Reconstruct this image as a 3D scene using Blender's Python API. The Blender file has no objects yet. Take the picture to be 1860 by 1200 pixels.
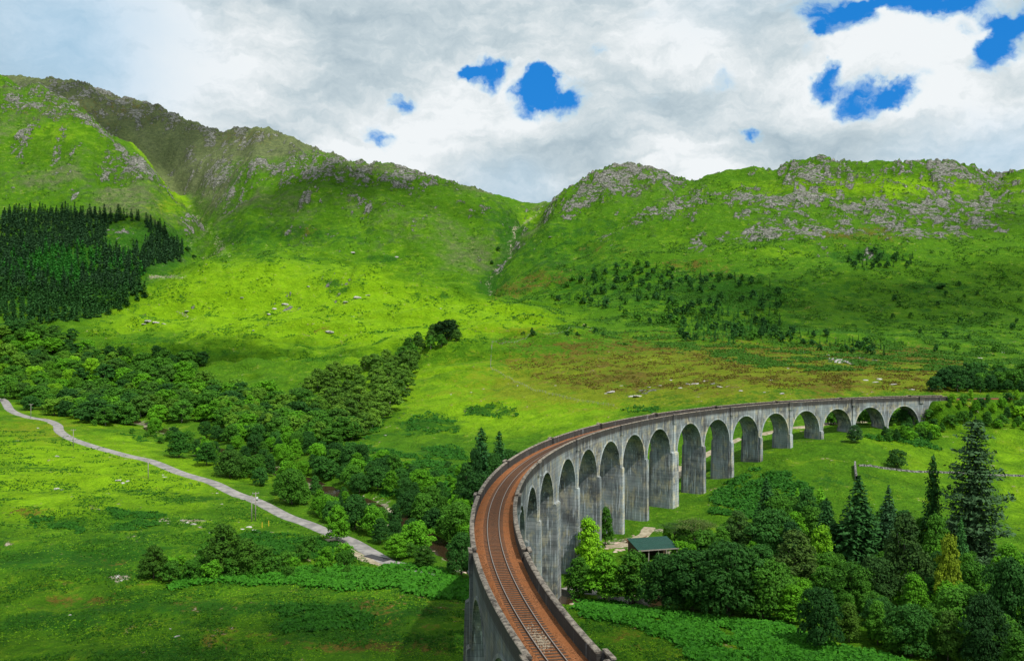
import bpy, math, random
import numpy as np
from mathutils import Vector, Matrix

SC = bpy.context.scene
COL = SC.collection
rnd = random.Random(11)
RG = np.random.default_rng(11)

# ------------------------------------------------------------------ camera
F = 1697.0                      # focal length in pixels of an 1860 px wide frame
CAMZ = 56.0
PITCH, ROLL = -0.0060, 0.0111
ZT = 30.8                       # top of the parapets
CC = (239.17, 126.96)           # centre of the viaduct's curve
R0 = 241.4
YAW = -0.40435

cp, sp_ = math.cos(PITCH), math.sin(PITCH)
cr, sr = math.cos(ROLL), math.sin(ROLL)
FWD = np.array([0, cp, sp_]); Z2 = np.array([0, -sp_, cp]); X2 = np.array([1., 0, 0])
RIGHT = cr * X2 + sr * Z2
UP = -sr * X2 + cr * Z2
cam_d = bpy.data.cameras.new('camera')
cam = bpy.data.objects.new('camera', cam_d)
COL.objects.link(cam)
cam.matrix_world = Matrix(((RIGHT[0], UP[0], -FWD[0], 0), (RIGHT[1], UP[1], -FWD[1], 0),
                           (RIGHT[2], UP[2], -FWD[2], CAMZ), (0, 0, 0, 1)))
cam_d.sensor_fit = 'HORIZONTAL'
cam_d.sensor_width = 36.0
cam_d.lens = 36.0 * F / 1860.0
cam_d.clip_start = 0.5
cam_d.clip_end = 30000
SC.camera = cam


def ray(u, v):
    d = FWD + (u - 930.0) / F * RIGHT + (600.0 - v) / F * UP
    return d / d[1]


def unproj(u, v, Y):
    d = ray(u, v)
    return np.array([d[0] * Y, Y, CAMZ + d[2] * Y])


def toscreen(x, y, z):
    dx, dy, dz = x, y, z - CAMZ
    a = dx * RIGHT[0] + dy * RIGHT[1] + dz * RIGHT[2]
    b = dx * UP[0] + dy * UP[1] + dz * UP[2]
    c = np.maximum(dx * FWD[0] + dy * FWD[1] + dz * FWD[2], 1.0)
    return 930.0 + F * a / c, 600.0 - F * b / c


# ------------------------------------------------------------------ sun, sky, exposure
SUN_ELEV, SUN_AZ = math.radians(56), math.radians(137)     # azimuth clockwise from +Y
sd = Vector((math.sin(SUN_AZ) * math.cos(SUN_ELEV), math.cos(SUN_AZ) * math.cos(SUN_ELEV), math.sin(SUN_ELEV)))
sun_d = bpy.data.lights.new('sun', 'SUN')
sun = bpy.data.objects.new('sun', sun_d)
COL.objects.link(sun)
sun.rotation_euler = sd.to_track_quat('Z', 'Y').to_euler()
sun_d.energy = 3.3
sun_d.angle = math.radians(1.2)
sun_d.color = (1.0, 0.95, 0.86)
SC.view_settings.view_transform = 'Standard'
SC.view_settings.look = 'None'
SC.view_settings.exposure = 0.54
SC.view_settings.gamma = 1.0
SC.view_settings.use_curve_mapping = False
SC.cycles.max_bounces = 5
SC.cycles.diffuse_bounces = 2
SC.cycles.transmission_bounces = 3
SC.cycles.transparent_max_bounces = 24


class NT:
    """small helper for writing node trees"""
    def __init__(s, tree):
        s.t = tree; s.n = tree.nodes; s.l = tree.links

    def add(s, typ, inp=None, **props):
        nd = s.n.new(typ)
        for k, v in props.items():
            setattr(nd, k, v)
        for k, v in (inp or {}).items():
            sock = nd.inputs[k]
            if isinstance(v, bpy.types.NodeSocket):
                s.l.new(v, sock)
            elif v is not None:
                sock.default_value = v
        return nd

    def math(s, op, a, b=None, c=None, clamp=False):
        nd = s.add('ShaderNodeMath', operation=op, use_clamp=clamp)
        for i, v in enumerate((a, b, c)):
            if v is None: continue
            if isinstance(v, bpy.types.NodeSocket): s.l.new(v, nd.inputs[i])
            else: nd.inputs[i].default_value = v
        return nd.outputs[0]

    def vmath(s, op, a, b=None, scale=None):
        nd = s.add('ShaderNodeVectorMath', operation=op)
        for i, v in enumerate((a, b)):
            if v is None: continue
            if isinstance(v, bpy.types.NodeSocket): s.l.new(v, nd.inputs[i])
            else: nd.inputs[i].default_value = v
        if scale is not None: nd.inputs['Scale'].default_value = scale
        return nd.outputs['Value'] if op in ('DISTANCE', 'DOT_PRODUCT', 'LENGTH') else nd.outputs[0]

    def noise(s, vec, scale, detail=4, rough=0.55, lac=2.0, dist=0.0):
        return s.add('ShaderNodeTexNoise', {'Vector': vec, 'Scale': scale, 'Detail': detail, 'Roughness': rough,
                                            'Lacunarity': lac, 'Distortion': dist}).outputs['Fac']

    def ramp(s, v, lo, hi, a=0.0, b=1.0, smooth=True):
        return s.add('ShaderNodeMapRange', {'Value': v, 'From Min': lo, 'From Max': hi, 'To Min': a, 'To Max': b},
                     interpolation_type='SMOOTHSTEP' if smooth else 'LINEAR').outputs[0]

    def mix(s, f, a, b, mode='MIX'):
        nd = s.add('ShaderNodeMix', data_type='RGBA', blend_type=mode)
        for sock, v in ((nd.inputs[0], f), (nd.inputs[6], a), (nd.inputs[7], b)):
            if isinstance(v, bpy.types.NodeSocket): s.l.new(v, sock)
            elif isinstance(v, (tuple, list)): sock.default_value = (*v[:3], 1.0)
            else: sock.default_value = v
        return nd.outputs[2]


W = bpy.data.worlds.new('World')
SC.world = W
W.use_nodes = True
W.node_tree.nodes.clear()
w = NT(W.node_tree)
sky = w.add('ShaderNodeTexSky', sky_type='NISHITA', sun_disc=False, sun_elevation=SUN_ELEV,
            sun_rotation=SUN_AZ, altitude=100, air_density=1.0, dust_density=0.6, ozone_density=2.0)
tc = w.add('ShaderNodeTexCoord')
dirv = tc.outputs['Generated']
# cloud deck coordinates: direction projected on a flat layer overhead
sep = w.add('ShaderNodeSeparateXYZ', {0: dirv})
zz = w.math('ADD', w.math('MAXIMUM', sep.outputs[2], 0.0), 0.16)
deck = w.add('ShaderNodeCombineXYZ', {0: w.math('DIVIDE', sep.outputs[0], zz), 1: w.math('DIVIDE', sep.outputs[1], zz), 2: 0.0}).outputs[0]
deck2 = w.vmath('MULTIPLY', deck, (1.0, 0.8, 1.0))
warpn = w.add('ShaderNodeTexNoise', {'Vector': dirv, 'Scale': 9.0, 'Detail': 5.0, 'Roughness': 0.6})
warp = w.vmath('SCALE', w.vmath('SUBTRACT', warpn.outputs['Color'], (0.5, 0.5, 0.5)), scale=0.075)
dw = w.vmath('ADD', dirv, warp)
warp2n = w.add('ShaderNodeTexNoise', {'Vector': dirv, 'Scale': 42.0, 'Detail': 4.0, 'Roughness': 0.65})
dw = w.vmath('ADD', dw, w.vmath('SCALE', w.vmath('SUBTRACT', warp2n.outputs['Color'], (0.5, 0.5, 0.5)), scale=0.018))


def dirof(u, v):
    d = ray(u, v); d = d / np.linalg.norm(d)
    return tuple(float(q) for q in d)


def blob(u, v, rad, amount, soft=0.75, vs=1.5, vec=None):
    """a soft patch of sky around a direction, wider than it is high"""
    k = (1.0, 1.0, vs)
    c = dirof(u, v); c = (c[0], c[1], c[2] * vs)
    d = w.vmath('DISTANCE', w.vmath('MULTIPLY', vec or dw, k), c)
    r = rad / F
    return w.ramp(d, r * (1 + soft), r * (1 - soft), 0.0, amount)


def total(lst):
    t = lst[0]
    for q in lst[1:]:
        t = w.math('ADD', t, q)
    return t


holes = total([blob(*b) for b in [
    (880, 128, 30, 1), (845, 124, 16, .9), (746, 182, 24, 1.1), (965, 172, 36, 1), (1005, 178, 36, 1), (1045, 194, 30, 1.15),
    (985, 155, 30, 1.1), (1090, 98, 17, .55), (698, 238, 28, .95), (1192, 180, 18, .35),
    (1500, 28, 42, 1), (1555, 34, 34, 1), (1492, 72, 18, .9), (1522, 150, 22, 1.15), (1524, 128, 14, .8),
    (1575, 182, 34, 1.25), (1622, 180, 20, 1.1), (1366, 238, 17, .8), (1645, -6, 38, 1), (1700, 8, 36, 1), (1755, 6, 30, 1), (1600, 26, 16, -.8), (1795, 62, 14, -.6),
    (1830, 45, 34, 1), (1808, 90, 30, 1), (1785, 122, 26, .9), (1870, 20, 40, 1), (1320, 155, 20, .4), (1740, 60, 16, .5), (1655, 165, 18, .35), (1600, 8, 26, .6), (1870, 75, 26, .6), (1470, 110, 14, .35), (1285, 165, 16, .25), (1420, 20, 24, .3), (1060, 160, 18, .4), (915, 118, 16, .6), (1180, 30, 18, .2)]])
veil = total([blob(20, 80, 210, .42, .9, 1.6), blob(150, 20, 120, .25, .9, 1.6), blob(940, 350, 90, .3, .9, 2.0),
              blob(1800, 285, 130, .4, .9, 2.6), blob(180, 170, 90, .2, .9, 1.5), blob(1300, 5, 90, .12, .9, 1.5)])
bright = total([blob(390, 115, 120, .5, .9), blob(700, 265, 110, .5, .9, 1.6), blob(1650, 80, 110, .38, .8, 1.5), blob(1560, 225, 200, .28, .9, 2.0),
                blob(1250, 110, 150, .2, .9), blob(1780, 210, 140, .3, .9, 1.6), blob(860, 205, 120, .35, .9, 1.7),
                blob(1100, 250, 120, .3, .9, 2.0), blob(540, 60, 60, .2, .9), blob(1260, 300, 90, .3, .9, 1.6)])
grey = total([blob(660, 130, 180, .16, .9, 2.0), blob(580, 10, 190, .18, .9, 2.0), blob(1060, 268, 100, .5, .8, 3.0), blob(900, 30, 170, .12, .9, 2.0),
              blob(520, 200, 150, .1, .9, 2.0), blob(880, 300, 190, .15, .9, 3.0), blob(1420, 255, 120, .2, .9, 3.0),
              blob(1180, 190, 100, .3, .9, 2.0), blob(1660, 140, 90, .3, .9, 3.5), blob(1430, 60, 90, .25, .9, 2.0), blob(1500, 260, 160, .25, .9, 4.0), blob(1330, 210, 110, .22, .9, 3.0), blob(1810, 165, 70, .25, .9, 2.5), blob(1700, 275, 190, .35, .9, 4.0)])
n1 = w.noise(deck2, 0.9, 7, 0.56, 2.1, 0.35)
n2 = w.noise(deck2, 2.6, 6, 0.6, 2.1, 0.2)
nv = w.noise(w.vmath('MULTIPLY', dw, (1, 1, 2.2)), 7.0, 8, 0.62)
nv2 = w.noise(w.vmath('MULTIPLY', dw, (1, 1, 2.6)), 19.0, 7, 0.62)
lum = w.math('ADD', w.math('MULTIPLY', n1, 0.55), w.math('ADD', w.math('MULTIPLY', n2, 0.22), w.math('ADD', w.math('MULTIPLY', nv, 0.85), w.math('MULTIPLY', w.math('SUBTRACT', nv2, .5), 1.05))))
lum = w.math('ADD', lum, w.math('SUBTRACT', bright, grey))
lum = w.ramp(lum, 0.38, 1.10, 0.0, 1.0, False)
cr_ = w.add('ShaderNodeValToRGB', {'Fac': lum})
el = cr_.color_ramp.elements
el[0].position = 0.0; el[0].color = (0.42, 0.53, 0.60, 1)
el[1].position = 1.0; el[1].color = (0.92, 0.96, 0.98, 1)
e = el.new(0.42); e.color = (0.58, 0.68, 0.73, 1)
e = el.new(0.7); e.color = (0.74, 0.81, 0.84, 1)
cloudcol = cr_.outputs['Color']
skyc = w.mix(1.0, sky.outputs['Color'], (0.075, 0.155, 0.23), 'MULTIPLY')
blue = w.mix(0.85, skyc, (0.0, 0.205, 0.66))
pale = (0.36, 0.62, 0.86)
c1 = w.mix(w.math('MINIMUM', veil, 0.7), cloudcol, pale)
# elsewhere in the sky (overhead, behind) random gaps
gap = w.ramp(w.noise(deck2, 0.55, 5, 0.55), 0.56, 0.66, 0.0, 0.8)
outside = w.ramp(sep.outputs[2], 0.36, 0.5, 0.0, 1.0)
wsp = w.math('ADD', w.math('MULTIPLY', w.math('SUBTRACT', nv2, 0.5), 2.2), w.math('MULTIPLY', w.math('SUBTRACT', nv, 0.5), 1.6))
hv = w.math('ADD', holes, w.math('MULTIPLY', wsp, w.ramp(holes, 0.0, .5, 0.15, 1.0)))
hl = w.math('MAXIMUM', w.ramp(hv, 0.30, 1.15), w.math('MULTIPLY', gap, outside), clamp=True)
rim = w.mix(w.math('MULTIPLY', w.ramp(hv, 0.05, 0.6), .55), c1, (0.42, 0.68, 0.88))
skycol = w.mix(hl, rim, blue)
bg = w.add('ShaderNodeBackground', {'Color': skycol, 'Strength': 0.66})
wo = w.add('ShaderNodeOutputWorld', {'Surface': bg.outputs[0]})


# ------------------------------------------------------------------ noise in numpy
def _hash(ix, iy, seed):
    h = (ix * 374761393 + iy * 668265263 + seed * 1442695041) & 0xFFFFFFFF
    h = ((h ^ (h >> 13)) * 1274126177) & 0xFFFFFFFF
    return (h ^ (h >> 16)) & 0xFFFF


def pn(x, y, seed=0):
    x = np.asarray(x, dtype=np.float64); y = np.asarray(y, dtype=np.float64)
    x0 = np.floor(x); y0 = np.floor(y)
    fx = x - x0; fy = y - y0
    ix = x0.astype(np.int64); iy = y0.astype(np.int64)
    ux = fx * fx * fx * (fx * (fx * 6 - 15) + 10); uy = fy * fy * fy * (fy * (fy * 6 - 15) + 10)

    def g(i, j, dx, dy):
        a = _hash(ix + i, iy + j, seed) * (2 * math.pi / 65536.0)
        return np.cos(a) * dx + np.sin(a) * dy
    n00 = g(0, 0, fx, fy); n10 = g(1, 0, fx - 1, fy); n01 = g(0, 1, fx, fy - 1); n11 = g(1, 1, fx - 1, fy - 1)
    return 1.5 * ((n00 * (1 - ux) + n10 * ux) * (1 - uy) + (n01 * (1 - ux) + n11 * ux) * uy)


def fbm(x, y, scale, octv=4, seed=0, gain=0.5, ridged=False):
    t = 0; a = 1.0; s = 0; f = 1.0 / scale
    for k in range(octv):
        n = pn(x * f + 17.3 * k, y * f - 9.1 * k, seed + k)
        if ridged: n = 1.0 - 2.0 * np.abs(n)
        t = t + a * n; s += a
        a *= gain; f *= 2.03
    return t / s


def sstep(a, b, x):
    t = np.clip((x - a) / (b - a), 0, 1)
    return t * t * (3 - 2 * t)


# ------------------------------------------------------------------ the lie of the land
# each line runs across the valley: (u of the sight line, distance, 'v' sight line height or 'z' ground height)
def Zl(*a): return [(u, Y, 'z', z) for u, Y, z in a]
def Vl(*a): return [(u, Y, 'v', v) for u, Y, v in a]


LINES = [
    Zl((-900, 40, 20), (2700, 40, 20)),
    Zl((-900, 95, 6), (600, 95, 6), (900, 95, 8), (1200, 95, 10), (2700, 95, 9)),
    Zl((-900, 150, 3), (0, 150, 3), (500, 150, 2), (930, 150, 4), (1300, 150, 5), (2700, 150, 5)),
    Zl((-900, 235, 4), (0, 235, 4), (500, 235, 1.5), (850, 235, 0.5), (1100, 230, 3), (1400, 225, 4), (1700, 212, 5), (2700, 210, 6)),
    Zl((-900, 330, 7), (0, 330, 5), (600, 310, 1.5), (900, 300, 1.5), (1100, 270, 3.5), (1280, 281, 5.4), (1440, 312, 15.2), (1560, 325, 18.5), (1614, 332, 18), (1720, 315, 15.0), (1860, 300, 12.5), (2700, 300, 13)),
    Zl((-900, 450, 10), (0, 450, 6), (400, 420, 2.5), (700, 420, 4), (900, 400, 5.5), (1100, 360, 9), (1340, 345, 14.5), (1440, 350, 19), (1614, 362, 20.5), (1700, 366, 22.5), (1860, 369, 26), (2700, 390, 30)),
    Zl((-900, 600, 20), (0, 600, 9), (300, 560, 6), (500, 540, 8)) + Vl((700, 520, 722), (900, 510, 715), (1100, 450, 722), (1340, 430, 700), (1500, 430, 695), (1700, 440, 690), (1860, 440, 690), (2700, 440, 690)),
    Vl((-900, 760, 620), (0, 760, 622), (120, 760, 630), (300, 740, 657), (500, 730, 655), (700, 700, 652), (900, 680, 643), (1100, 620, 640), (1340, 600, 640), (1700, 600, 645), (1860, 600, 655), (2700, 600, 655)),
    Vl((-900, 900, 560), (0, 880, 572), (120, 890, 592), (200, 890, 590), (300, 890, 590), (500, 880, 592), (700, 860, 597), (850, 850, 597), (1000, 850, 588), (1100, 800, 590), (1340, 800, 590), (1700, 800, 590), (2700, 800, 590)),
    Vl((-900, 1060, 490), (0, 1060, 490), (130, 1060, 500), (200, 1040, 520), (270, 1060, 508), (330, 1100, 494), (400, 1130, 478), (500, 1130, 462), (600, 1130, 476), (700, 1120, 503), (760, 1100, 520), (800, 1090, 522), (850, 1060, 542), (900, 1040, 553), (1000, 1020, 553), (1100, 1000, 535), (1340, 1000, 500), (1700, 1000, 480), (2700, 1000, 480)),
    Vl((-900, 1250, 420), (0, 1250, 425), (130, 1250, 430), (200, 1240, 440), (270, 1240, 455), (350, 1250, 492), (400, 1260, 492), (500, 1270, 478), (600, 1260, 488), (700, 1240, 508), (800, 1200, 524), (870, 1150, 532), (930, 1150, 512), (1000, 1120, 500), (1100, 1100, 480), (1340, 1100, 440), (1700, 1100, 420), (2700, 1100, 420)),
    Vl((-900, 1450, 330), (0, 1450, 345), (200, 1430, 368), (270, 1430, 385), (330, 1450, 412), (360, 1500, 428), (400, 1450, 408), (450, 1440, 395), (600, 1430, 395), (800, 1380, 425), (880, 1350, 462), (915, 1350, 448), (950, 1330, 420), (1000, 1280, 415), (1100, 1250, 400), (1340, 1220, 365), (1700, 1200, 365), (2700, 1200, 365)),
    Vl((-900, 1900, 130), (0, 1900, 148), (60, 1890, 160), (110, 1870, 180), (150, 1850, 203), (200, 1830, 235), (250, 1800, 278), (300, 1760, 330), (350, 1750, 378), (380, 1740, 362), (430, 1720, 325), (480, 1680, 292), (520, 1650, 282), (600, 1620, 287), (660, 1600, 297), (700, 1590, 293), (740, 1570, 303), (850, 1540, 336), (900, 1510, 352), (940, 1500, 375), (975, 1500, 388), (1000, 1420, 366), (1050, 1400, 328), (1100, 1400, 300), (1140, 1400, 295), (1180, 1400, 300), (1255, 1400, 329), (1300, 1380, 313), (1370, 1380, 303), (1405, 1380, 308), (1445, 1350, 289), (1500, 1350, 284), (1540, 1350, 294), (1650, 1350, 293), (1720, 1380, 290), (1760, 1390, 298), (1812, 1400, 316), (1840, 1400, 308), (1900, 1400, 308), (2700, 1400, 300)),
    Vl((-900, 2150, 160), (0, 2150, 190), (60, 2140, 205), (110, 2120, 232), (150, 2100, 258), (200, 2080, 292), (250, 2050, 322), (300, 2000, 350), (345, 1960, 345), (380, 1920, 312), (430, 1900, 262), (480, 1850, 262), (520, 1830, 268), (600, 1750, 300), (850, 1650, 350), (975, 1640, 376), (1050, 1500, 340), (1140, 1500, 305), (1255, 1500, 334), (1400, 1500, 315), (1500, 1450, 296), (1700, 1500, 300), (1900, 1500, 318), (2700, 1500, 310)),
    Vl((-900, 2500, 110), (0, 2500, 134), (40, 2500, 139), (100, 2490, 143), (150, 2480, 147), (200, 2450, 168), (240, 2430, 180), (270, 2420, 183), (330, 2380, 212), (400, 2330, 238), (430, 2150, 232), (470, 2120, 229), (520, 2080, 243), (560, 2050, 263), (610, 2000, 283), (660, 1950, 310), (850, 1900, 352), (920, 1900, 368), (975, 1900, 371), (1010, 1900, 378), (1050, 1700, 345), (1140, 1600, 315), (1255, 1600, 340), (1400, 1600, 325), (1500, 1600, 310), (1900, 1600, 330), (2700, 1600, 330)),
    Vl((-900, 3100, 190), (0, 3100, 210), (400, 2900, 310), (700, 2600, 400), (975, 2600, 420), (1300, 2300, 400), (2700, 2300, 400)),
    Zl((-900, 9000, 60), (2700, 9000, 60)),
]

acore = np.linspace(-0.60, 0.60, 1150)
aleft = -0.60 - np.geomspace(0.004, 0.9, 70)[::-1]
AC = np.concatenate([aleft, acore, -aleft[::-1]])
YR = np.concatenate([np.geomspace(38, 300, 330, endpoint=False), np.geomspace(300, 900, 270, endpoint=False),
                     np.geomspace(900, 2600, 440, endpoint=False), np.geomspace(2600, 9000, 14)])
NA, NY = len(AC), len(YR)

LY, LZ = [], []
ker = np.exp(-0.5 * (np.arange(-24, 25) / 7.0) ** 2); ker /= ker.sum()
auni = np.linspace(-1.6, 1.6, 3201)
for ln in LINES:
    pa, pY, pz = [], [], []
    for u, Y, kind, val in ln:
        if kind == 'v':
            P = unproj(u, val, Y); pa.append(P[0] / Y); pY.append(math.log(Y)); pz.append(P[2])
        else:
            pa.append((u - 930) / F); pY.append(math.log(Y)); pz.append(val)
    o = np.argsort(pa); pa = np.array(pa)[o]; pY = np.array(pY)[o]; pz = np.array(pz)[o]
    yi = np.interp(auni, pa, pY); zi = np.interp(auni, pa, pz)
    yi = np.convolve(np.pad(yi, 24, 'edge'), ker, 'valid'); zi = np.convolve(np.pad(zi, 24, 'edge'), ker, 'valid')
    LY.append(np.interp(AC, auni, yi)); LZ.append(np.interp(AC, auni, zi))
LY = np.array(LY); LZ = np.array(LZ)
K = len(LY)
# monotone cubic through the lines, all columns at once
h = np.diff(LY, axis=0); dl = np.diff(LZ, axis=0) / h
m = np.zeros_like(LZ)
m[0] = dl[0]; m[-1] = dl[-1]
for k in range(1, K - 1):
    ok = dl[k - 1] * dl[k] > 0
    w1 = 2 * h[k] + h[k - 1]; w2 = h[k] + 2 * h[k - 1]
    with np.errstate(divide='ignore', invalid='ignore'):
        hm = (w1 + w2) / (w1 / dl[k - 1] + w2 / dl[k])
    m[k] = np.where(ok, hm, 0.0)
lyr = np.log(YR)
Zg = np.zeros((NA, NY))
for k in range(K - 1):
    t = (lyr[None, :] - LY[k][:, None]) / h[k][:, None]
    sel = (t >= 0) & (t <= 1) if k else (t <= 1)
    t = np.clip(t, 0, 1)
    hh = h[k][:, None]
    val = ((1 + 2 * t) * (1 - t) ** 2 * LZ[k][:, None] + t * (1 - t) ** 2 * hh * m[k][:, None]
           + t * t * (3 - 2 * t) * LZ[k + 1][:, None] + t * t * (t - 1) * hh * m[k + 1][:, None])
    Zg = np.where(sel, val, Zg)
XG = AC[:, None] * YR[None, :]
YG = np.broadcast_to(YR[None, :], XG.shape).copy()
ZB = Zg.copy()
UG, VG = toscreen(XG, YG, ZB)


def patch(u, v, ru, rv, amt=1.0, ang=0.0):
    c, s = math.cos(ang), math.sin(ang)
    du, dv = UG - u, VG - v
    return amt * np.exp(-(((du * c + dv * s) / ru) ** 2 + ((-du * s + dv * c) / rv) ** 2))


farw = sstep(420, 1000, YG)
hillw = sstep(900, 1500, YG)
# gullies and ribs running down the mountains, hummocks on the pasture
rough = hillw * (0.55 + 0.45 * sstep(-0.3, 0.4, fbm(XG, YG, 500, 2, 5)))
rough = rough * (1 - 0.55 * sstep(1040, 930, UG) * sstep(560, 700, UG))
Zn = rough * (50 * fbm(XG + 0.25 * YG, YG, 230, 5, 21, 0.5, True) - 17)
Zn = Zn * np.where(YG > 1200, 1, sstep(850, 1200, YG)) * 0.8
Zn += farw * (6.5 * fbm(XG, YG, 90, 4, 31) + 6.0 * fbm(XG, YG, 190, 2, 33)) + hillw * 8.0 * fbm(XG, YG, 60, 4, 35, .5, True)
Zn += sstep(200, 420, YG) * 0.9 * fbm(XG, YG, 38, 3, 41)
Zn += 0.5 * fbm(XG, YG, 16, 3, 43)
# small scale tussocks and humps
hum = fbm(XG * 1.0, YG * 0.8, 5.0, 3, 47)
Zn += (0.22 + 0.5 * sstep(400, 900, YG)) * hum
Zn *= np.where(YG > 60, 1, 0)
Zn *= sstep(3200, 2700, YG) * 0.9 + 0.1

# knolls and banks that stand out on the pasture
def hump(u, v, Y, rx, ry, hgt, ang=0.0):
    P = unproj(u, v, Y)
    dx, dy = XG - P[0], YG - Y
    c, s = math.cos(ang), math.sin(ang)
    hgt = hgt * (1.5 if 600 < Y < 1150 else 1.0)
    return hgt * np.exp(-(((dx * c + dy * s) / rx) ** 2 + ((-dx * s + dy * c) / ry) ** 2))


for a in [(450, 540, 1000, 120, 40, 12), (300, 560, 960, 60, 25, 8), (620, 545, 960, 90, 30, 9), (740, 590, 880, 70, 22, 6),
          (180, 600, 890, 60, 22, 6), (560, 610, 820, 120, 14, 5, 0.1), (430, 640, 760, 90, 14, 5, -0.1), (820, 600, 850, 50, 20, 5), (800, 650, 640, 50, 14, 5, 0.2),
          (900, 690, 560, 60, 14, 3.5, 0.2), (780, 765, 440, 16, 7, 2.6), (880, 740, 480, 22, 8, 2.6), (700, 560, 980, 60, 25, 8),
          (230, 430, 1240, 26, 22, 22), (560, 350, 1480, 110, 40, 14), (720, 400, 1400, 100, 35, 12),
          (600, 440, 1330, 110, 30, 10), (800, 460, 1250, 70, 30, 9), (1100, 560, 900, 110, 40, 6), (1560, 600, 700, 80, 20, 4),
          (130, 905, 300, 40, 9, 1.6), (300, 880, 320, 45, 8, 1.6, .1), (120, 960, 250, 30, 7, 1.4), (330, 1000, 215, 26, 6, 1.0), (500, 1100, 175, 24, 6, .8),
          (90, 1080, 190, 24, 6, 1.0)]:
    Zn += hump(*a)

pastw = sstep(430, 700, YG) * sstep(1300, 1050, YG)
fold = fbm(XG + 0.3 * YG, YG * 1.3 - 0.2 * XG, 150, 3, 55, .45, True)
Zn += pastw * 12.0 * (fold - .2) * sstep(1150, 950, UG)
Zn += pastw * 6.0 * sstep(.05, .35, fbm(XG, YG * 1.8, 60, 2, 57)) * sstep(1150, 950, UG)
Zn += hillw * 9.0 * sstep(-.1, .45, fbm(XG, YG, 150, 3, 58, .5))
Zn += sstep(130, 180, YG) * sstep(560, 430, YG) * 1.3 * fbm(XG, YG * 1.8, 34, 3, 59, .5, True) * sstep(900, 700, UG)
# rock: where the ribs and crags are
rk = np.zeros_like(Zn)
for a in [(60, 165, 150, 24, .45), (200, 172, 120, 20, .55, .35), (330, 218, 80, 10, .5, .45), (230, 285, 110, 10, .9, .72), (345, 285, 12, 30, .7, -.1), (250, 205, 8, 26, .8, -.3), (165, 225, 60, 10, .6, .5),
          (80, 200, 100, 22, .5), (60, 255, 80, 14, .4), (240, 310, 60, 14, .8, .5), (395, 300, 30, 40, .75, .3), (450, 240, 70, 12, .8, .1), (480, 305, 70, 14, .7, -.35), (430, 360, 30, 22, .55, -.4),
          (600, 300, 100, 22, .7, .1), (560, 330, 60, 20, .45), (760, 315, 100, 10, .8, .25), (690, 320, 60, 14, .55), (640, 370, 110, 20, .45), (560, 430, 40, 14, .5), (800, 380, 60, 14, .35),
          (355, 400, 20, 16, .4), (1120, 325, 90, 32, .85, -.2), (1050, 365, 60, 22, .7, -.6), (1190, 310, 60, 16, .7, .3), (1220, 390, 90, 22, .75, -.2),
          (1480, 302, 70, 26, 1.0), (1400, 375, 60, 40, .85, .1), (1480, 355, 60, 16, 1.0), (1575, 362, 42, 14, 1.0), (1730, 300, 90, 14, 1.0, .12),
          (1600, 395, 120, 24, .85), (1640, 330, 120, 14, .5), (1790, 345, 90, 22, .75), (1780, 400, 100, 20, .8, .1), (1690, 365, 60, 20, .7), (1330, 345, 60, 16, .6), (1360, 440, 60, 14, .6), (1560, 430, 140, 16, .6),
          (1270, 440, 70, 12, .5), (1250, 365, 50, 16, .55), (1450, 420, 90, 14, .6), (1700, 430, 80, 12, .5), (1550, 470, 120, 12, .3),
          (950, 400, 14, 22, .5, .6), (905, 470, 10, 40, .6, .5), (640, 545, 60, 14, .4), (520, 560, 40, 12, .35), (280, 582, 45, 10, .75), (230, 430, 25, 12, .9), (340, 560, 40, 8, .35),
          (1130, 710, 50, 10, .55), (1280, 695, 60, 8, .5), (1250, 715, 90, 7, .4), (1530, 655, 40, 6, .9), (1480, 690, 60, 5, .35), (1600, 680, 50, 5, .35), (1380, 640, 40, 5, .2)]:
    rk += patch(*a)
rk = np.clip(rk, 0, 1)
rn = fbm(XG, YG * 0.6, 34, 5, 61, 0.68)
rn2 = fbm(XG - 0.5 * YG, YG * 0.5, 14, 4, 67, 0.6, True)
steep = np.abs(np.gradient(ZB + Zn, axis=1)) / np.maximum(np.gradient(YG, axis=1), .1)
rock = sstep(0.0, 0.16, rk * 0.50 + 0.85 * rn + 0.42 * rn2 + 0.10 * sstep(0.5, 1.1, steep) * hillw - 0.50)
rock *= sstep(0.02, 0.12, rk + 0.10 * hillw * (rn > 0.28))
rockv = np.clip(0.85 * rock + 0.12 * rk + 0.10 * hillw * sstep(0.0, 0.5, rn), 0, 1)
rsoft = sstep(-0.1, 0.3, rk * 0.50 + 0.85 * rn + 0.42 * rn2 - 0.43) * sstep(0.02, 0.3, rk)
Zn += rsoft * (hillw * 3.8 + 0.8) * (0.6 + 1.0 * fbm(XG, YG * 0.8, 26, 4, 71, 0.55, True)) + rock * hillw * 1.6


# stream gullies: cut into the hills along lines of sight points
def seg_d(pts):
    d = np.full(XG.shape, 1e9)
    for (x1, y1), (x2, y2) in zip(pts[:-1], pts[1:]):
        vx, vy = x2 - x1, y2 - y1
        t = np.clip(((XG - x1) * vx + (YG - y1) * vy) / (vx * vx + vy * vy + 1e-9), 0, 1)
        d = np.minimum(d, np.hypot(XG - x1 - t * vx, YG - y1 - t * vy))
    return d


def gp(u, Y): return ((u - 930) / F * Y, Y)


def wobble(pts, amp, seed, n=6):
    out = []
    for i in range(len(pts) - 1):
        for j in range(n):
            t = j / n
            x = pts[i][0] * (1 - t) + pts[i + 1][0] * t; y = pts[i][1] * (1 - t) + pts[i + 1][1] * t
            k = len(out)
            out.append((x + amp * float(pn(k * .37, 3.3, seed)), y + amp * float(pn(k * .37, 8.3, seed))))
    out.append(pts[-1])
    return out


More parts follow.
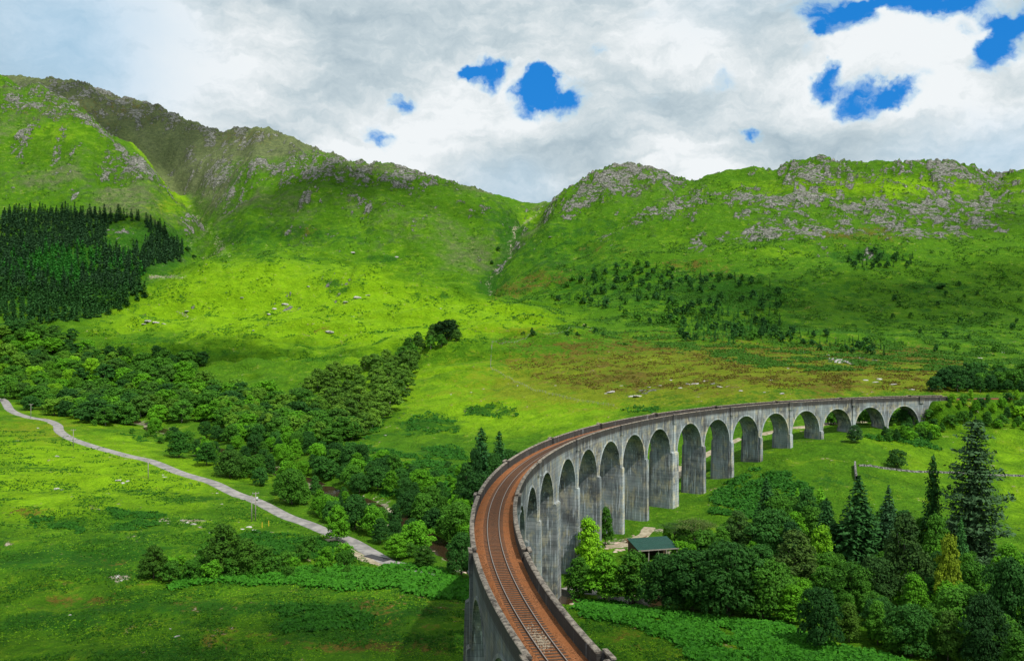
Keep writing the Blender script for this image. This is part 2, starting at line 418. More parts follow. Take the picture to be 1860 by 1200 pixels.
gorge = wobble([gp(850, 1080), gp(866, 1130), gp(880, 1200), gp(893, 1270), gp(916, 1350), gp(935, 1420), gp(975, 1560)], 16, 5)
dg = seg_d(gorge)
Zn -= 13 * np.exp(-(dg / 22) ** 2) + 8 * np.exp(-(dg / 60) ** 2)
burn = wobble([gp(398, 1270), gp(385, 1340), gp(368, 1450), gp(355, 1600), gp(352, 1760), gp(345, 1980), gp(290, 2200), gp(245, 2400)], 26, 9)
dbn = seg_d(burn)
Zn -= 20 * np.exp(-(dbn / 26) ** 2) * sstep(1250, 1600, YG) + 4 * np.exp(-(dbn / 12) ** 2)
Zn -= 16 * np.exp(-(seg_d(wobble([gp(420, 1800), gp(445, 1900), gp(440, 2100)], 15, 3)) / 22) ** 2)

ZG = ZB + Zn
# true the mountain crests to their surveyed heights
SKY = [(0, 134), (40, 139), (100, 142), (150, 147), (200, 168), (240, 180), (270, 183), (330, 212), (400, 238), (430, 232), (470, 229), (520, 243), (560, 263), (610, 281), (660, 295), (700, 293), (740, 304),
       (850, 337), (900, 352), (940, 364), (975, 371), (1000, 362), (1050, 328), (1100, 300), (1140, 295), (1180, 300), (1255, 329), (1300, 313), (1370, 302), (1405, 308), (1440, 290), (1500, 283), (1540, 293), (1650, 291), (1720, 289), (1760, 298), (1812, 315), (1840, 307), (1900, 308)]
ku = np.exp(-0.5 * (np.arange(-30, 31) / 10.0) ** 2); ku /= ku.sum()
for _ in range(3):
    uu, vv_ = toscreen(XG, YG, ZG)
    k_ = np.where(YG > 1200, vv_, 9e9).argmin(axis=1)
    us_ = uu[np.arange(NA), k_]; vs_ = vv_[np.arange(NA), k_]
    dv_ = np.interp(us_, [q[0] for q in SKY], [q[1] for q in SKY]) - vs_
    dv_ = np.convolve(np.pad(dv_, 30, 'edge'), ku, 'valid')
    ZG = ZG - (dv_ / F)[:, None] * YG * sstep(1000, 1450, YG) * sstep(5500, 3200, YG)
# keep the ground under the viaduct and the meadows as surveyed
river_px = [(500, 860), (560, 884), (620, 905), (680, 925), (735, 955), (790, 985), (845, 1010), (920, 1045)]
rivY = [345, 325, 305, 290, 262, 242, 226, 205]
river = [(float(unproj(u, v, Y)[0]), float(Y)) for (u, v), Y in zip(river_px, rivY)]
river = [(-330, 640), (-250, 560), (-165, 450), (-110, 380)] + river[1:] + [(22, 185), (70, 200), (120, 202), (220, 190)]
drv = seg_d(river)
ZG -= 2.2 * np.exp(-(drv / 8.5) ** 2) + 0.8 * np.exp(-(drv / 20) ** 2)


# the curve of the railway
def arc(s, r):
    t = np.asarray(s) / R0
    dx, dy = -r * np.sin(t), r * np.cos(t)
    c, sn = math.cos(YAW), math.sin(YAW)
    return CC[0] + c * dx + sn * dy, CC[1] - sn * dx + c * dy


def s_of(x, y):
    c, sn = math.cos(YAW), math.sin(YAW)
    ex, ey = x - CC[0], y - CC[1]
    dx = c * ex - sn * ey; dy = sn * ex + c * ey
    return np.arctan2(-dx, dy) * R0, np.hypot(dx, dy)


SG, RRG = s_of(XG, YG)
off = np.abs(RRG - R0)
emb = np.where(SG < -9, 1.0, 0.0) * np.where(SG > -500, 1, 0)
bw = emb * (1 - sstep(3.6, 16, off)) * sstep(-9, -14, SG)
ZG = ZG * (1 - bw) + bw * (ZT - 1.62)
bw = np.where(SG > 366, 1.0, 0.0) * (1 - sstep(3.6, 18, off)) * (YG < 70)
ZG = ZG * (1 - bw) + bw * (ZT - 1.62)


def _cell(x, y):
    y = np.maximum(y, YR[0])
    a = x / y
    i = np.clip(np.searchsorted(AC, a) - 1, 0, NA - 2)
    j = np.clip(np.searchsorted(YR, y) - 1, 0, NY - 2)
    fa = np.clip((a - AC[i]) / (AC[i + 1] - AC[i]), 0, 1); fy = np.clip((y - YR[j]) / (YR[j + 1] - YR[j]), 0, 1)
    return i, j, fa, fy


def gz(x, y, G=None):
    G = ZG if G is None else G
    i, j, fa, fy = _cell(np.asarray(x, float), np.asarray(y, float))
    return (G[i, j] * (1 - fa) + G[i + 1, j] * fa) * (1 - fy) + (G[i, j + 1] * (1 - fa) + G[i + 1, j + 1] * fa) * fy


_ysc = np.concatenate([np.geomspace(60, 2600, 1400)])


def hit(u, v, ymin=60):
    """where the sight line meets the ground"""
    d = ray(u, v)
    ys = _ysc[_ysc >= ymin]
    zr = CAMZ + d[2] * ys
    zt = gz(d[0] * ys, ys)
    b = np.nonzero(zr <= zt)[0]
    if len(b) == 0:
        return None
    y = ys[b[0]]
    if b[0] > 0:
        k = b[0]; e0 = zr[k - 1] - zt[k - 1]; e1 = zr[k] - zt[k]
        y = ys[k - 1] + (ys[k] - ys[k - 1]) * e0 / (e0 - e1 + 1e-9)
    x = d[0] * y
    return float(x), float(y), float(gz(x, y))


def catmull(P, n=10):
    P = [np.array(p, float) for p in P]; P = [2 * P[0] - P[1]] + P + [2 * P[-1] - P[-2]]
    out = []
    for i in range(1, len(P) - 2):
        for k in range(n):
            t = k / n
            out.append(.5 * ((2 * P[i]) + (-P[i - 1] + P[i + 1]) * t + (2 * P[i - 1] - 5 * P[i] + 4 * P[i + 1] - P[i + 2]) * t * t + (-P[i - 1] + 3 * P[i] - 3 * P[i + 1] + P[i + 2]) * t ** 3))
    out.append(P[-2]); return np.array(out)


def gpts(px): return [hit(u, v)[:2] for u, v in px]


ROADPX = [(-90, 690), (-30, 712), (5, 728), (20, 744), (50, 757), (85, 764), (104, 772), (108, 784), (128, 797), (165, 810), (220, 823), (275, 838), (330, 856), (385, 877), (425, 895), (470, 915),
          (520, 937), (560, 951), (600, 968), (640, 986), (672, 1003), (705, 1018), (745, 1030), (790, 1048), (850, 1066), (930, 1076), (1020, 1076), (1085, 1072)]
rp = gpts(ROADPX)

# the ground is levelled under the road
_rc = catmull(rp, 8)
_rz = gz(_rc[:, 0], _rc[:, 1])
_rz = np.convolve(np.pad(_rz, 10, 'edge'), np.ones(21) / 21, 'valid')
_jm = int(np.searchsorted(YR, 800))
_x, _y = XG[:, :_jm], YG[:, :_jm]
_bd = np.full(_x.shape, 1e9); _bz = np.zeros(_x.shape)
for (cx_, cy_), cz_ in zip(_rc, _rz):
    i0 = max(0, int(np.searchsorted(AC, (cx_ - 25) / max(cy_ - 25, 40))) - 2) if cx_ < 0 else 0
    sl_ = np.abs(YR[:_jm] - cy_) < 24
    dd_ = (_x[:, sl_] - cx_) ** 2 + (_y[:, sl_] - cy_) ** 2
    up_ = dd_ < _bd[:, sl_]
    t1 = _bd[:, sl_]; t1[up_] = dd_[up_]; _bd[:, sl_] = t1
    t2 = _bz[:, sl_]; t2[up_] = cz_; _bz[:, sl_] = t2
_bd = np.sqrt(_bd)
_w = 1 - sstep(3.5, 16, _bd)
ZG[:, :_jm] = ZG[:, :_jm] * (1 - _w) + _w * _bz

# ------------------------------------------------------------------ surface masks (what grows where, some light and shade painted in)
UG, VG = toscreen(XG, YG, ZG)
lowf = fbm(XG, YG, 120, 3, 81)
midf = fbm(XG, YG, 26, 4, 83)
bright = np.zeros_like(ZG)  # grass lightness, with sunlit pasture and ridge flank painted in
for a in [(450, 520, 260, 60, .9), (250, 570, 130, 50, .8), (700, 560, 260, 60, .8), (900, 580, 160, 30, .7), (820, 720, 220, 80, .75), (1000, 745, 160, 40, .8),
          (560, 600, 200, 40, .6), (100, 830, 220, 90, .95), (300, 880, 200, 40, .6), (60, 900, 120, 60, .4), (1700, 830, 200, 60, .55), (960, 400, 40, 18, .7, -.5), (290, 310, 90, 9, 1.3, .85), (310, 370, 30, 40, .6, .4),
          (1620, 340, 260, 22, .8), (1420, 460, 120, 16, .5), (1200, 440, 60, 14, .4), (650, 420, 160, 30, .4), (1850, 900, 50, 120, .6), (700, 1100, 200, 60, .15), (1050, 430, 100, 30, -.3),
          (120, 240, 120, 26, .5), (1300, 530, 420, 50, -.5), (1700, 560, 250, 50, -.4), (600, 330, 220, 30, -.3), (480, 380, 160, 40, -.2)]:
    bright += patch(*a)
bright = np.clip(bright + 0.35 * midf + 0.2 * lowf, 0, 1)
brown = np.zeros_like(ZG)
for a in [(1000, 645, 120, 26, .45), (1150, 630, 180, 14, .6), (1400, 645, 200, 26, .5), (1250, 690, 260, 40, .25), (1100, 690, 130, 26, .6), (1650, 650, 140, 26, .6), (1520, 700, 200, 22, .55),
          (940, 525, 60, 16, .9, -.2), (1000, 500, 50, 14, .6), (1250, 480, 60, 10, .8), (1100, 455, 60, 14, .5), (1300, 500, 80, 12, .5), (1560, 425, 90, 16, .7), (1680, 520, 150, 16, .3),
          (580, 600, 40, 8, .8), (700, 1110, 130, 40, .5), (60, 930, 45, 9, .9), (450, 1050, 200, 14, .35), (250, 1060, 260, 60, .3), (600, 1170, 250, 30, .45), (1480, 560, 240, 22, .25), (560, 420, 40, 10, .6),
          (380, 1180, 150, 25, .3), (700, 710, 60, 14, .15), (780, 720, 40, 8, .2), (1160, 1160, 90, 20, .5), (480, 1045, 90, 6, .6), (640, 1175, 90, 10, .7), (150, 1090, 70, 8, .5), (780, 1180, 60, 14, .5), (230, 1020, 50, 6, .4), (1530, 770, 30, 8, .6), (1280, 870, 60, 12, .4), (200, 200, 220, 40, .4), (450, 250, 80, 20, .4)]:
    brown += patch(*a)
brown = np.clip(brown + (0.75 * midf + 0.25 * fbm(XG, YG, 7, 3, 87)) * sstep(0.05, 0.4, brown), 0, 1)
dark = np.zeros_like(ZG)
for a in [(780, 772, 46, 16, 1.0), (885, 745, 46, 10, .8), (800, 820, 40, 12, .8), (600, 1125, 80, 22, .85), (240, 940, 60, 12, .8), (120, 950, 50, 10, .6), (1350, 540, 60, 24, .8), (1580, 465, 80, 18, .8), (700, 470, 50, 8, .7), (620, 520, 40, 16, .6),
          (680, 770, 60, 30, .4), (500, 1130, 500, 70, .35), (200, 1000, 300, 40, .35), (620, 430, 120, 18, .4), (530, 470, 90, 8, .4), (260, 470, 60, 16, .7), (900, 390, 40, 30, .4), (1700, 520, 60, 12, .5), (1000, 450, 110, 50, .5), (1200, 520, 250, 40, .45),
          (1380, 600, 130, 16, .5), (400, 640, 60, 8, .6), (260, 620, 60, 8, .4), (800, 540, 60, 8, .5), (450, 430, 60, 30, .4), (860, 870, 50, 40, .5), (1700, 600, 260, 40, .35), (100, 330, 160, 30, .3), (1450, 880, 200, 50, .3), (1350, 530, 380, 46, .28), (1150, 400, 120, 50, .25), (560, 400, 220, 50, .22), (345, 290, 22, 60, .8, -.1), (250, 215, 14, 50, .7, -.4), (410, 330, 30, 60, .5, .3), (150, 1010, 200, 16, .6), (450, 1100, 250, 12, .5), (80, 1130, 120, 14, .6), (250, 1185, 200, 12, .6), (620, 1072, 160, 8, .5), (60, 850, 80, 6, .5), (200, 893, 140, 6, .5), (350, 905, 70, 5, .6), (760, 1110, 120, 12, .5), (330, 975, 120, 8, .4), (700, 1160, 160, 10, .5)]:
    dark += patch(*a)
dark += 1.4 * patch(120, 480, 150, 75) + 1.2 * patch(290, 440, 45, 30)  # dark forest floor, with the shade between plantation trees painted in
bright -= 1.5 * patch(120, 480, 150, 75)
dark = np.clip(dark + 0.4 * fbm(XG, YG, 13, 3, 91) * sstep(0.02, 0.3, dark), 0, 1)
dirt = np.zeros_like(ZG)
dirt += 0.8 * np.exp(-(drv / 4.5) ** 2)
for a in [(1140, 985, 40, 10, 1.0), (1190, 962, 26, 8, .8), (1045, 1072, 40, 6, 1.0), (345, 945, 26, 4, .9), (215, 1050, 18, 8, .9), (300, 945, 12, 5, .6), (1200, 1000, 60, 10, .6), (590, 950, 20, 4, .5), (640, 1000, 30, 6, .3), (1170, 990, 20, 8, .6),
          (295, 503, 40, 3.5, .8), (335, 572, 16, 3, .8, .45), (400, 445, 12, 30, .45, -.4), (960, 400, 30, 4, .6, -.6), (1255, 820, 22, 10, .5)]:
    dirt += patch(*a)
dirt += 0.5 * np.exp(-(dg / 4) ** 2) * (YG < 1480) + 0.35 * np.exp(-(dbn / 7) ** 2) * (YG < 1900)
dark += .7 * np.exp(-(dg / 16) ** 2)
dirt += 0.8 * bw * (off < 3)
dirt = np.clip(dirt, 0, 1)
yellow = np.zeros_like(ZG)
for a in [(1100, 690, 280, 50, 1.1), (1350, 670, 260, 50, .9), (1650, 690, 180, 36, .8), (950, 600, 100, 12, .5), (1000, 710, 120, 20, .6), (60, 780, 120, 30, .7), (1200, 1155, 120, 30, .5), (200, 505, 90, 8, .5), (690, 1120, 200, 50, .3), (120, 1060, 200, 60, .3), (300, 1180, 300, 40, .35), (300, 370, 60, 40, .4)]:
    yellow += patch(*a)
yellow = np.clip(yellow + 0.4 * midf * sstep(.05, .4, yellow), 0, 1)

# ------------------------------------------------------------------ objects: helpers
def link(o, parent=None):
    COL.objects.link(o)
    if parent is not None: o.parent = parent
    return o


def tag(o, label=None, cat=None, group=None, kind=None):
    if label: o['label'] = label
    if cat: o['category'] = cat
    if group: o['group'] = group
    if kind: o['kind'] = kind
    return o


def mesh_np(name, V, Fq, mat, smooth=False, tris=False):
    """mesh from arrays; faces all quads (or all triangles)"""
    me = bpy.data.meshes.new(name)
    V = np.ascontiguousarray(V, dtype=np.float32); Fq = np.ascontiguousarray(Fq, dtype=np.int32)
    n = Fq.shape[1]
    me.vertices.add(len(V)); me.vertices.foreach_set('co', V.ravel())
    me.loops.add(Fq.size); me.loops.foreach_set('vertex_index', Fq.ravel())
    me.polygons.add(len(Fq)); me.polygons.foreach_set('loop_start', np.arange(0, Fq.size, n, dtype=np.int32))
    me.polygons.foreach_set('loop_total', np.full(len(Fq), n, dtype=np.int32))
    if smooth: me.polygons.foreach_set('use_smooth', np.ones(len(Fq), dtype=bool))
    me.update(calc_edges=True)
    if mat: me.materials.append(mat)
    return me


def obj_np(name, V, Fq, mat, parent=None, smooth=False):
    return link(bpy.data.objects.new(name, mesh_np(name, V, Fq, mat, smooth)), parent)


class MB:
    """collects polygons and builds one mesh"""
    def __init__(s): s.v = []; s.f = []
    def quadgrid(s, P):
        P = np.asarray(P); n, mm = P.shape[:2]; b = len(s.v)
        s.v += [tuple(p) for p in P.reshape(-1, 3)]
        for i in range(n - 1):
            for j in range(mm - 1):
                s.f.append((b + i * mm + j, b + (i + 1) * mm + j, b + (i + 1) * mm + j + 1, b + i * mm + j + 1))
    def hexa(s, p):   # 8 corners: bottom 4 ccw, top 4 ccw
        b = len(s.v); s.v += [tuple(q) for q in p]
        for f in ((0, 3, 2, 1), (4, 5, 6, 7), (0, 1, 5, 4), (1, 2, 6, 5), (2, 3, 7, 6), (3, 0, 4, 7)):
            s.f.append(tuple(b + k for k in f))
    def box(s, x0, x1, y0, y1, z0, z1):
        s.hexa([(x0, y0, z0), (x1, y0, z0), (x1, y1, z0), (x0, y1, z0), (x0, y0, z1), (x1, y0, z1), (x1, y1, z1), (x0, y1, z1)])
    def tube(s, p0, p1, r0, r1, n=7):
        p0 = Vector(p0); p1 = Vector(p1); d = (p1 - p0).normalized()
        a = d.cross(Vector((0, 0, 1)) if abs(d.z) < 0.95 else Vector((1, 0, 0))).normalized(); b2 = d.cross(a)
        b = len(s.v)
        for p, r in ((p0, r0), (p1, r1)):
            for k in range(n):
                t = 2 * math.pi * k / n
                s.v.append(tuple(p + a * math.cos(t) * r + b2 * math.sin(t) * r))
        for k in range(n):
            s.f.append((b + k, b + (k + 1) % n, b + n + (k + 1) % n, b + n + k))
        s.f.append(tuple(b + n + k for k in range(n))); s.f.append(tuple(b + n - 1 - k for k in range(n)))
    def mesh(s, name, mat, smooth=False):
        me = bpy.data.meshes.new(name); me.from_pydata(s.v, [], s.f)
        if smooth:
            for p in me.polygons: p.use_smooth = True
        if mat: me.materials.append(mat)
        me.update(); return me
    def build(s, name, mat, parent=None, smooth=False):
        return link(bpy.data.objects.new(name, s.mesh(name, mat, smooth)), parent)


def empty(name, loc, rz=0.0):
    o = bpy.data.objects.new(name, None); o.location = loc; o.rotation_euler = (0, 0, rz)
    o.empty_display_size = 0.5
    return link(o)


# ------------------------------------------------------------------ materials
def newmat(name):
    mt = bpy.data.materials.new(name); mt.use_nodes = True; mt.node_tree.nodes.clear()
    return mt, NT(mt.node_tree)


def finish(nt, col, rough=0.9, bump=None, bstr=0.5, bdist=0.1, spec=0.2, trans=0.0, metal=0.0):
    inp = {'Base Color': col, 'Roughness': rough, 'Specular IOR Level': spec, 'Metallic': metal}
    b = nt.add('ShaderNodeBsdfPrincipled', inp if not isinstance(col, tuple) else {**inp, 'Base Color': (*col, 1)})
    if bump is not None:
        bm = nt.add('ShaderNodeBump', {'Height': bump, 'Strength': bstr, 'Distance': bdist})
        nt.l.new(bm.outputs[0], b.inputs['Normal'])
    out = nt.add('ShaderNodeOutputMaterial')
    if trans:
        tr = nt.add('ShaderNodeBsdfTranslucent', {'Color': col if not isinstance(col, tuple) else (*col, 1)})
        mx = nt.add('ShaderNodeMixShader', {0: trans})
        nt.l.new(b.outputs[0], mx.inputs[1]); nt.l.new(tr.outputs[0], mx.inputs[2]); nt.l.new(mx.outputs[0], out.inputs[0])
    else:
        nt.l.new(b.outputs[0], out.inputs[0])


# terrain
M_GROUND, g = newmat('ground')
geo = g.add('ShaderNodeNewGeometry'); pos = geo.outputs['Position']
A1n = g.add('ShaderNodeAttribute', attribute_name='cover'); A1 = A1n.outputs['Color']; a_high = A1n.outputs['Alpha']
A2 = g.add('ShaderNodeAttribute', attribute_name='soil').outputs['Color']
s1 = g.add('ShaderNodeSeparateColor', {0: A1}); s2 = g.add('ShaderNodeSeparateColor', {0: A2})
a_rock, a_brown, a_bright = s1.outputs[0], s1.outputs[1], s1.outputs[2]
a_dark, a_dirt, a_yel = s2.outputs[0], s2.outputs[1], s2.outputs[2]
p2 = g.vmath('MULTIPLY', pos, (1, .8, 1.8))
def cen(v, k): return g.math('MULTIPLY', g.math('SUBTRACT', v, .5), k)
nA = g.noise(p2, 0.014, 5, .62)
nB = g.noise(p2, 0.06, 6, .68)
nB2 = g.noise(g.vmath('ADD', p2, (31, 77, 5)), 0.11, 6, .72, 2.1, .5)
nC = g.noise(p2, 0.45, 5, .72)
nD = g.noise(p2, 2.2, 4, .65)
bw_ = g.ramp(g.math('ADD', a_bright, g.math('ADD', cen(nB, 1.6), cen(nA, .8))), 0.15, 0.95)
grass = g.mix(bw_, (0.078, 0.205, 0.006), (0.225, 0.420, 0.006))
fine = g.math('ADD', g.math('MULTIPLY', nC, .6), g.math('MULTIPLY', nD, .4))
yl = g.ramp(g.math('ADD', a_yel, g.math('ADD', cen(nB2, 2.6), cen(nC, 1.6))), 0.25, 0.95, 0, .85)
grass = g.mix(yl, grass, (0.215, 0.255, 0.012))
# paler dry grass, darker rank growth and painted plantation shade in patches of every size
grass = g.mix(g.ramp(nB2, .54, .68, 0, .55), grass, (0.20, 0.33, 0.010))
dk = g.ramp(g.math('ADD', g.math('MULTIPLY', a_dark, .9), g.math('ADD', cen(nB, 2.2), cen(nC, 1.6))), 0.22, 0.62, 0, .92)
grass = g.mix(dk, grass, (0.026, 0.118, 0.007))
mot = g.ramp(g.math('ADD', g.math('MULTIPLY', fine, .65), g.math('MULTIPLY', nB2, .35)), .42, .58)
grass = g.mix(g.math('MULTIPLY', g.math('SUBTRACT', 1.0, mot), .7), grass, g.mix(1.0, grass, (.42, .54, .55), 'MULTIPLY'))
spk = g.ramp(g.noise(g.vmath('MULTIPLY', pos, (1, 1, 2)), 0.95, 4, .8), .58, .66, 0, .6)
grass = g.mix(spk, grass, (0.20, 0.32, 0.02))
bn = g.ramp(g.math('ADD', g.math('MULTIPLY', a_brown, .82), g.math('ADD', cen(nB2, 2.4), cen(nC, 2.2))), 0.38, 0.85, 0, .88)
grass = g.mix(g.ramp(g.math('ADD', g.math('MULTIPLY', a_high, .95), g.math('ADD', cen(nB, 1.4), cen(nC, .8))), .2, .9, 0, .9), grass, g.mix(mot, (0.070, 0.085, 0.045), (0.17, 0.20, 0.085)))
heath = g.mix(g.ramp(g.math('ADD', g.math('MULTIPLY', nC, .6), g.math('MULTIPLY', nD, .4)), .38, .62), (0.055, 0.055, 0.010), (0.17, 0.115, 0.020))
grass = g.mix(bn, grass, heath)
drt = g.ramp(g.math('ADD', g.math('MULTIPLY', a_dirt, .9), g.math('ADD', cen(nC, 2.6), cen(nB2, 1.8))), 0.45, 0.7, 0, .9)
soil = g.mix(g.ramp(nC, .4, .6), (0.13, 0.10, 0.06), (0.42, 0.37, 0.29))
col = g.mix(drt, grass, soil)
# rock
rv = g.add('ShaderNodeTexVoronoi', {'Vector': g.vmath('ADD', g.vmath('MULTIPLY', pos, (1, 1, .55)), g.vmath('SCALE', g.add('ShaderNodeTexNoise', {'Vector': pos, 'Scale': .15, 'Detail': 3}).outputs['Color'], scale=7.0)), 'Scale': .16}, feature='DISTANCE_TO_EDGE').outputs['Distance']
rstr = g.noise(g.vmath('MULTIPLY', pos, (1, 1, 2.2)), 0.085, 8, .70, 2.2, .6)
rst3 = g.noise(g.vmath('MULTIPLY', pos, (1, 1, 2.0)), 0.028, 4, .6, 2.2, .4)
rfac = g.ramp(g.math('ADD', g.math('MULTIPLY', a_rock, .72), g.math('ADD', g.math('MULTIPLY', g.math('SUBTRACT', rstr, .5), 5.4), g.math('MULTIPLY', g.math('SUBTRACT', rst3, .5), 1.2))), 0.46, 0.54)
rfac = g.math('MULTIPLY', rfac, g.ramp(a_rock, .02, .16))
rcol = g.mix(g.ramp(g.noise(g.vmath('MULTIPLY', pos, (1, 1, 1.5)), .33, 6, .75), .36, .62), (0.085, 0.092, 0.075), (0.43, 0.43, 0.385))
rcol = g.mix(g.ramp(rv, 0.0, 0.07, .6, 0.0), rcol, (0.04, 0.05, 0.035))
rcol = g.mix(g.ramp(nB, .5, .75, 0, .5), rcol, (0.14, 0.15, 0.08))
col = g.mix(rfac, col, rcol)
hgt = g.math('ADD', g.math('MULTIPLY', nB2, 5.0), g.math('ADD', g.math('ADD', g.math('MULTIPLY', nC, 1.3), g.math('MULTIPLY', nD, .25)), g.math('MULTIPLY', g.math('MULTIPLY', rstr, rfac), 9.0)))
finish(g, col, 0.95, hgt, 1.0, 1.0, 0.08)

# write the terrain mesh
V = np.stack([XG, YG, ZG], -1).reshape(-1, 3)
ii, jj = np.meshgrid(np.arange(NA - 1), np.arange(NY - 1), indexing='ij')
b0 = (ii * NY + jj).ravel()
FQ = np.stack([b0, b0 + NY, b0 + NY + 1, b0 + 1], 1)
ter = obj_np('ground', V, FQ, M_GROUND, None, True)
tag(ter, kind='structure')


def setattr_col(me, name, r, g_, b, a_=None):
    at = me.color_attributes.new(name, 'FLOAT_COLOR', 'POINT')
    arr = np.ones((r.size, 4), dtype=np.float32)
    arr[:, 0] = r.ravel(); arr[:, 1] = g_.ravel(); arr[:, 2] = b.ravel()
    if a_ is not None: arr[:, 3] = a_.ravel()
    at.data.foreach_set('color', arr.ravel())


bright = np.clip(bright, 0, 1)
high = sstep(1950, 2080, YG) * (UG < 700) + patch(450, 262, 100, 30, .8) + patch(520, 262, 70, 16, .5) + patch(380, 330, 40, 60, .6) + patch(200, 190, 160, 22, .5, .35) + patch(700, 305, 120, 10, .5) + patch(320, 260, 60, 60, .4)
high = high + hillw * (.24 + .5 * sstep(-.1, .5, fbm(XG, YG, 130, 3, 201))) * (1 - bright)
high = np.clip(high, 0, 1)
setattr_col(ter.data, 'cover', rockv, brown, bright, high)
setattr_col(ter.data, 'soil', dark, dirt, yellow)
#==SPLIT==

# ------------------------------------------------------------------ the viaduct
def concrete(name, light=1.0, warm=0.0):
    mt, n = newmat(name)
    at = n.add('ShaderNodeAttribute', attribute_name='suv').outputs['Vector']
    st = n.noise(n.vmath('MULTIPLY', at, (1.4, 1.4, 0.11)), 1.0, 6, .66, 2.0, .3)       # run-off streaks
    st2 = n.noise(n.vmath('ADD', n.vmath('MULTIPLY', at, (3.2, 3.2, 0.16)), (7, 3, 2)), 1.0, 5, .62)
    pat = n.noise(n.vmath('MULTIPLY', at, (.16, .16, .12)), 1.0, 4, .6)
    pat2 = n.noise(n.vmath('ADD', n.vmath('MULTIPLY', at, (.5, .5, .35)), (9, 1, 4)), 1.0, 5, .65)
    fin = n.noise(at, 5.0, 4, .65)
    zc = n.add('ShaderNodeSeparateXYZ', {0: at}).outputs[2]
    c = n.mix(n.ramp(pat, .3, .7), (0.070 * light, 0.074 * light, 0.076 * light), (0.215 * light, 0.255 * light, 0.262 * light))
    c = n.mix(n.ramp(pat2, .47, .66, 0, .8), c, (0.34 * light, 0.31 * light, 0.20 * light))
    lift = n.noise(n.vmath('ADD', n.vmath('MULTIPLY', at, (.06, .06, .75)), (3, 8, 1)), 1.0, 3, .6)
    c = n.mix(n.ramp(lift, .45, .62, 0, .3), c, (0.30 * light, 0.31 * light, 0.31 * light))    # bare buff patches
    c = n.mix(n.ramp(st, .48, .34, 0, .6), c, (0.04, 0.042, 0.046))                             # black streaks
    c = n.mix(n.ramp(st2, .56, .66, 0, .8), c, (0.50, 0.55, 0.58))                                # lime runs
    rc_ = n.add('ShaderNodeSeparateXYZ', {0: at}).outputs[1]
    c = n.mix(n.ramp(rc_, R0 + 2.6, R0 + 2.94, 0, .65), c, n.mix(st, (0.025, 0.026, 0.027), (0.10, 0.105, 0.105)))  # outer face darker: weathering plus painted shade away from the sun
    # board joints
    saw = n.math('FRACT', n.math('MULTIPLY', zc, 1.35))
    jn = n.ramp(n.math('ABSOLUTE', n.math('SUBTRACT', saw, .5)), .40, .5, 0, .6)
    c = n.mix(jn, c, n.mix(1.0, c, (.55, .55, .55), 'MULTIPLY'))
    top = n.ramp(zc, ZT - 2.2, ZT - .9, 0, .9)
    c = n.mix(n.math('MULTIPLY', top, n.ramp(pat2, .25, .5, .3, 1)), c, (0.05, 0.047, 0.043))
    if warm:
        c = n.mix(n.ramp(fin, .35, .7, 0, warm), c, (0.33, 0.26, 0.18))
    finish(n, c, .92, n.math('ADD', fin, n.math('MULTIPLY', jn, -1.0)), .5, .06, .15)
    return mt


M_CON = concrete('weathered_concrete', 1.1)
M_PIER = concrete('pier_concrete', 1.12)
M_PAR = concrete('parapet_concrete', .36)  # darker copy: staining plus painted shade on faces turned from the sun
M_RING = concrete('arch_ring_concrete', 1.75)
M_COPE, n = newmat('coping_concrete')
at = n.add('ShaderNodeNewGeometry').outputs['Position']
finish(n, n.mix(n.ramp(n.noise(at, 1.6, 6, .75), .38, .62), (0.07, 0.06, 0.05), (0.30, 0.26, 0.21)), .95, n.noise(at, 5, 4), .5, .06)


class SM:
    """solids described along the curve: s along the line, r from its centre, z up"""
    def __init__(s): s.v = []; s.f = []
    def grid(s, P, flip=False):
        n, mm = len(P), len(P[0]); b = len(s.v)
        for row in P: s.v += [tuple(map(float, q)) for q in row]
        for i in range(n - 1):
            for j in range(mm - 1):
                q = (b + i * mm + j, b + (i + 1) * mm + j, b + (i + 1) * mm + j + 1, b + i * mm + j + 1)
                s.f.append(q[::-1] if flip else q)
    def loft(s, secs, close=True, caps=True):
        """secs: rings of points joined end to end"""
        P = [list(r) + ([r[0]] if close else []) for r in secs]
        s.grid(P)
        if caps:
            for r, fl in ((secs[0], False), (secs[-1], True)):
                b = len(s.v); s.v += [tuple(map(float, q)) for q in r]
                idx = tuple(range(b, b + len(r)))
                s.f.append(idx[::-1] if fl else idx)
    def block(s, s0, s1, r0, r1, z0, z1, ns=1):
        s.loft([[(t, r0, z0), (t, r1, z0), (t, r1, z1), (t, r0, z1)] for t in np.linspace(s0, s1, ns + 1)])
    def build(s, name, mat, parent):
        A = np.array(s.v)
        x, y = arc(A[:, 0], A[:, 1])
        L = parent.matrix_local.translation if parent.parent is None else Vector((0, 0, 0))
        if parent.parent is not None: L = parent.parent.matrix_local.translation
        X = np.stack([x - L.x, y - L.y, A[:, 2] - L.z], -1)
        me = bpy.data.meshes.new(name); me.from_pydata([tuple(q) for q in X], [], s.f)
        mats = mat if isinstance(mat, (list, tuple)) else [mat]
        for mm in mats: me.materials.append(mm)
        at = me.attributes.new('suv', 'FLOAT_VECTOR', 'POINT'); at.data.foreach_set('vector', A.astype(np.float32).ravel())
        me.update()
        return link(bpy.data.objects.new(name, me), parent)


PS = 1.83


def sc(i): return i * 17.07 + (2.74 if i >= 8 else 0) + (2.74 if i >= 13 else 0)
def pier_s(i): return (sc(i) + sc(i + 1)) / 2
def pier_t(i): return PS + (2.74 if i in (7, 12) else 0)


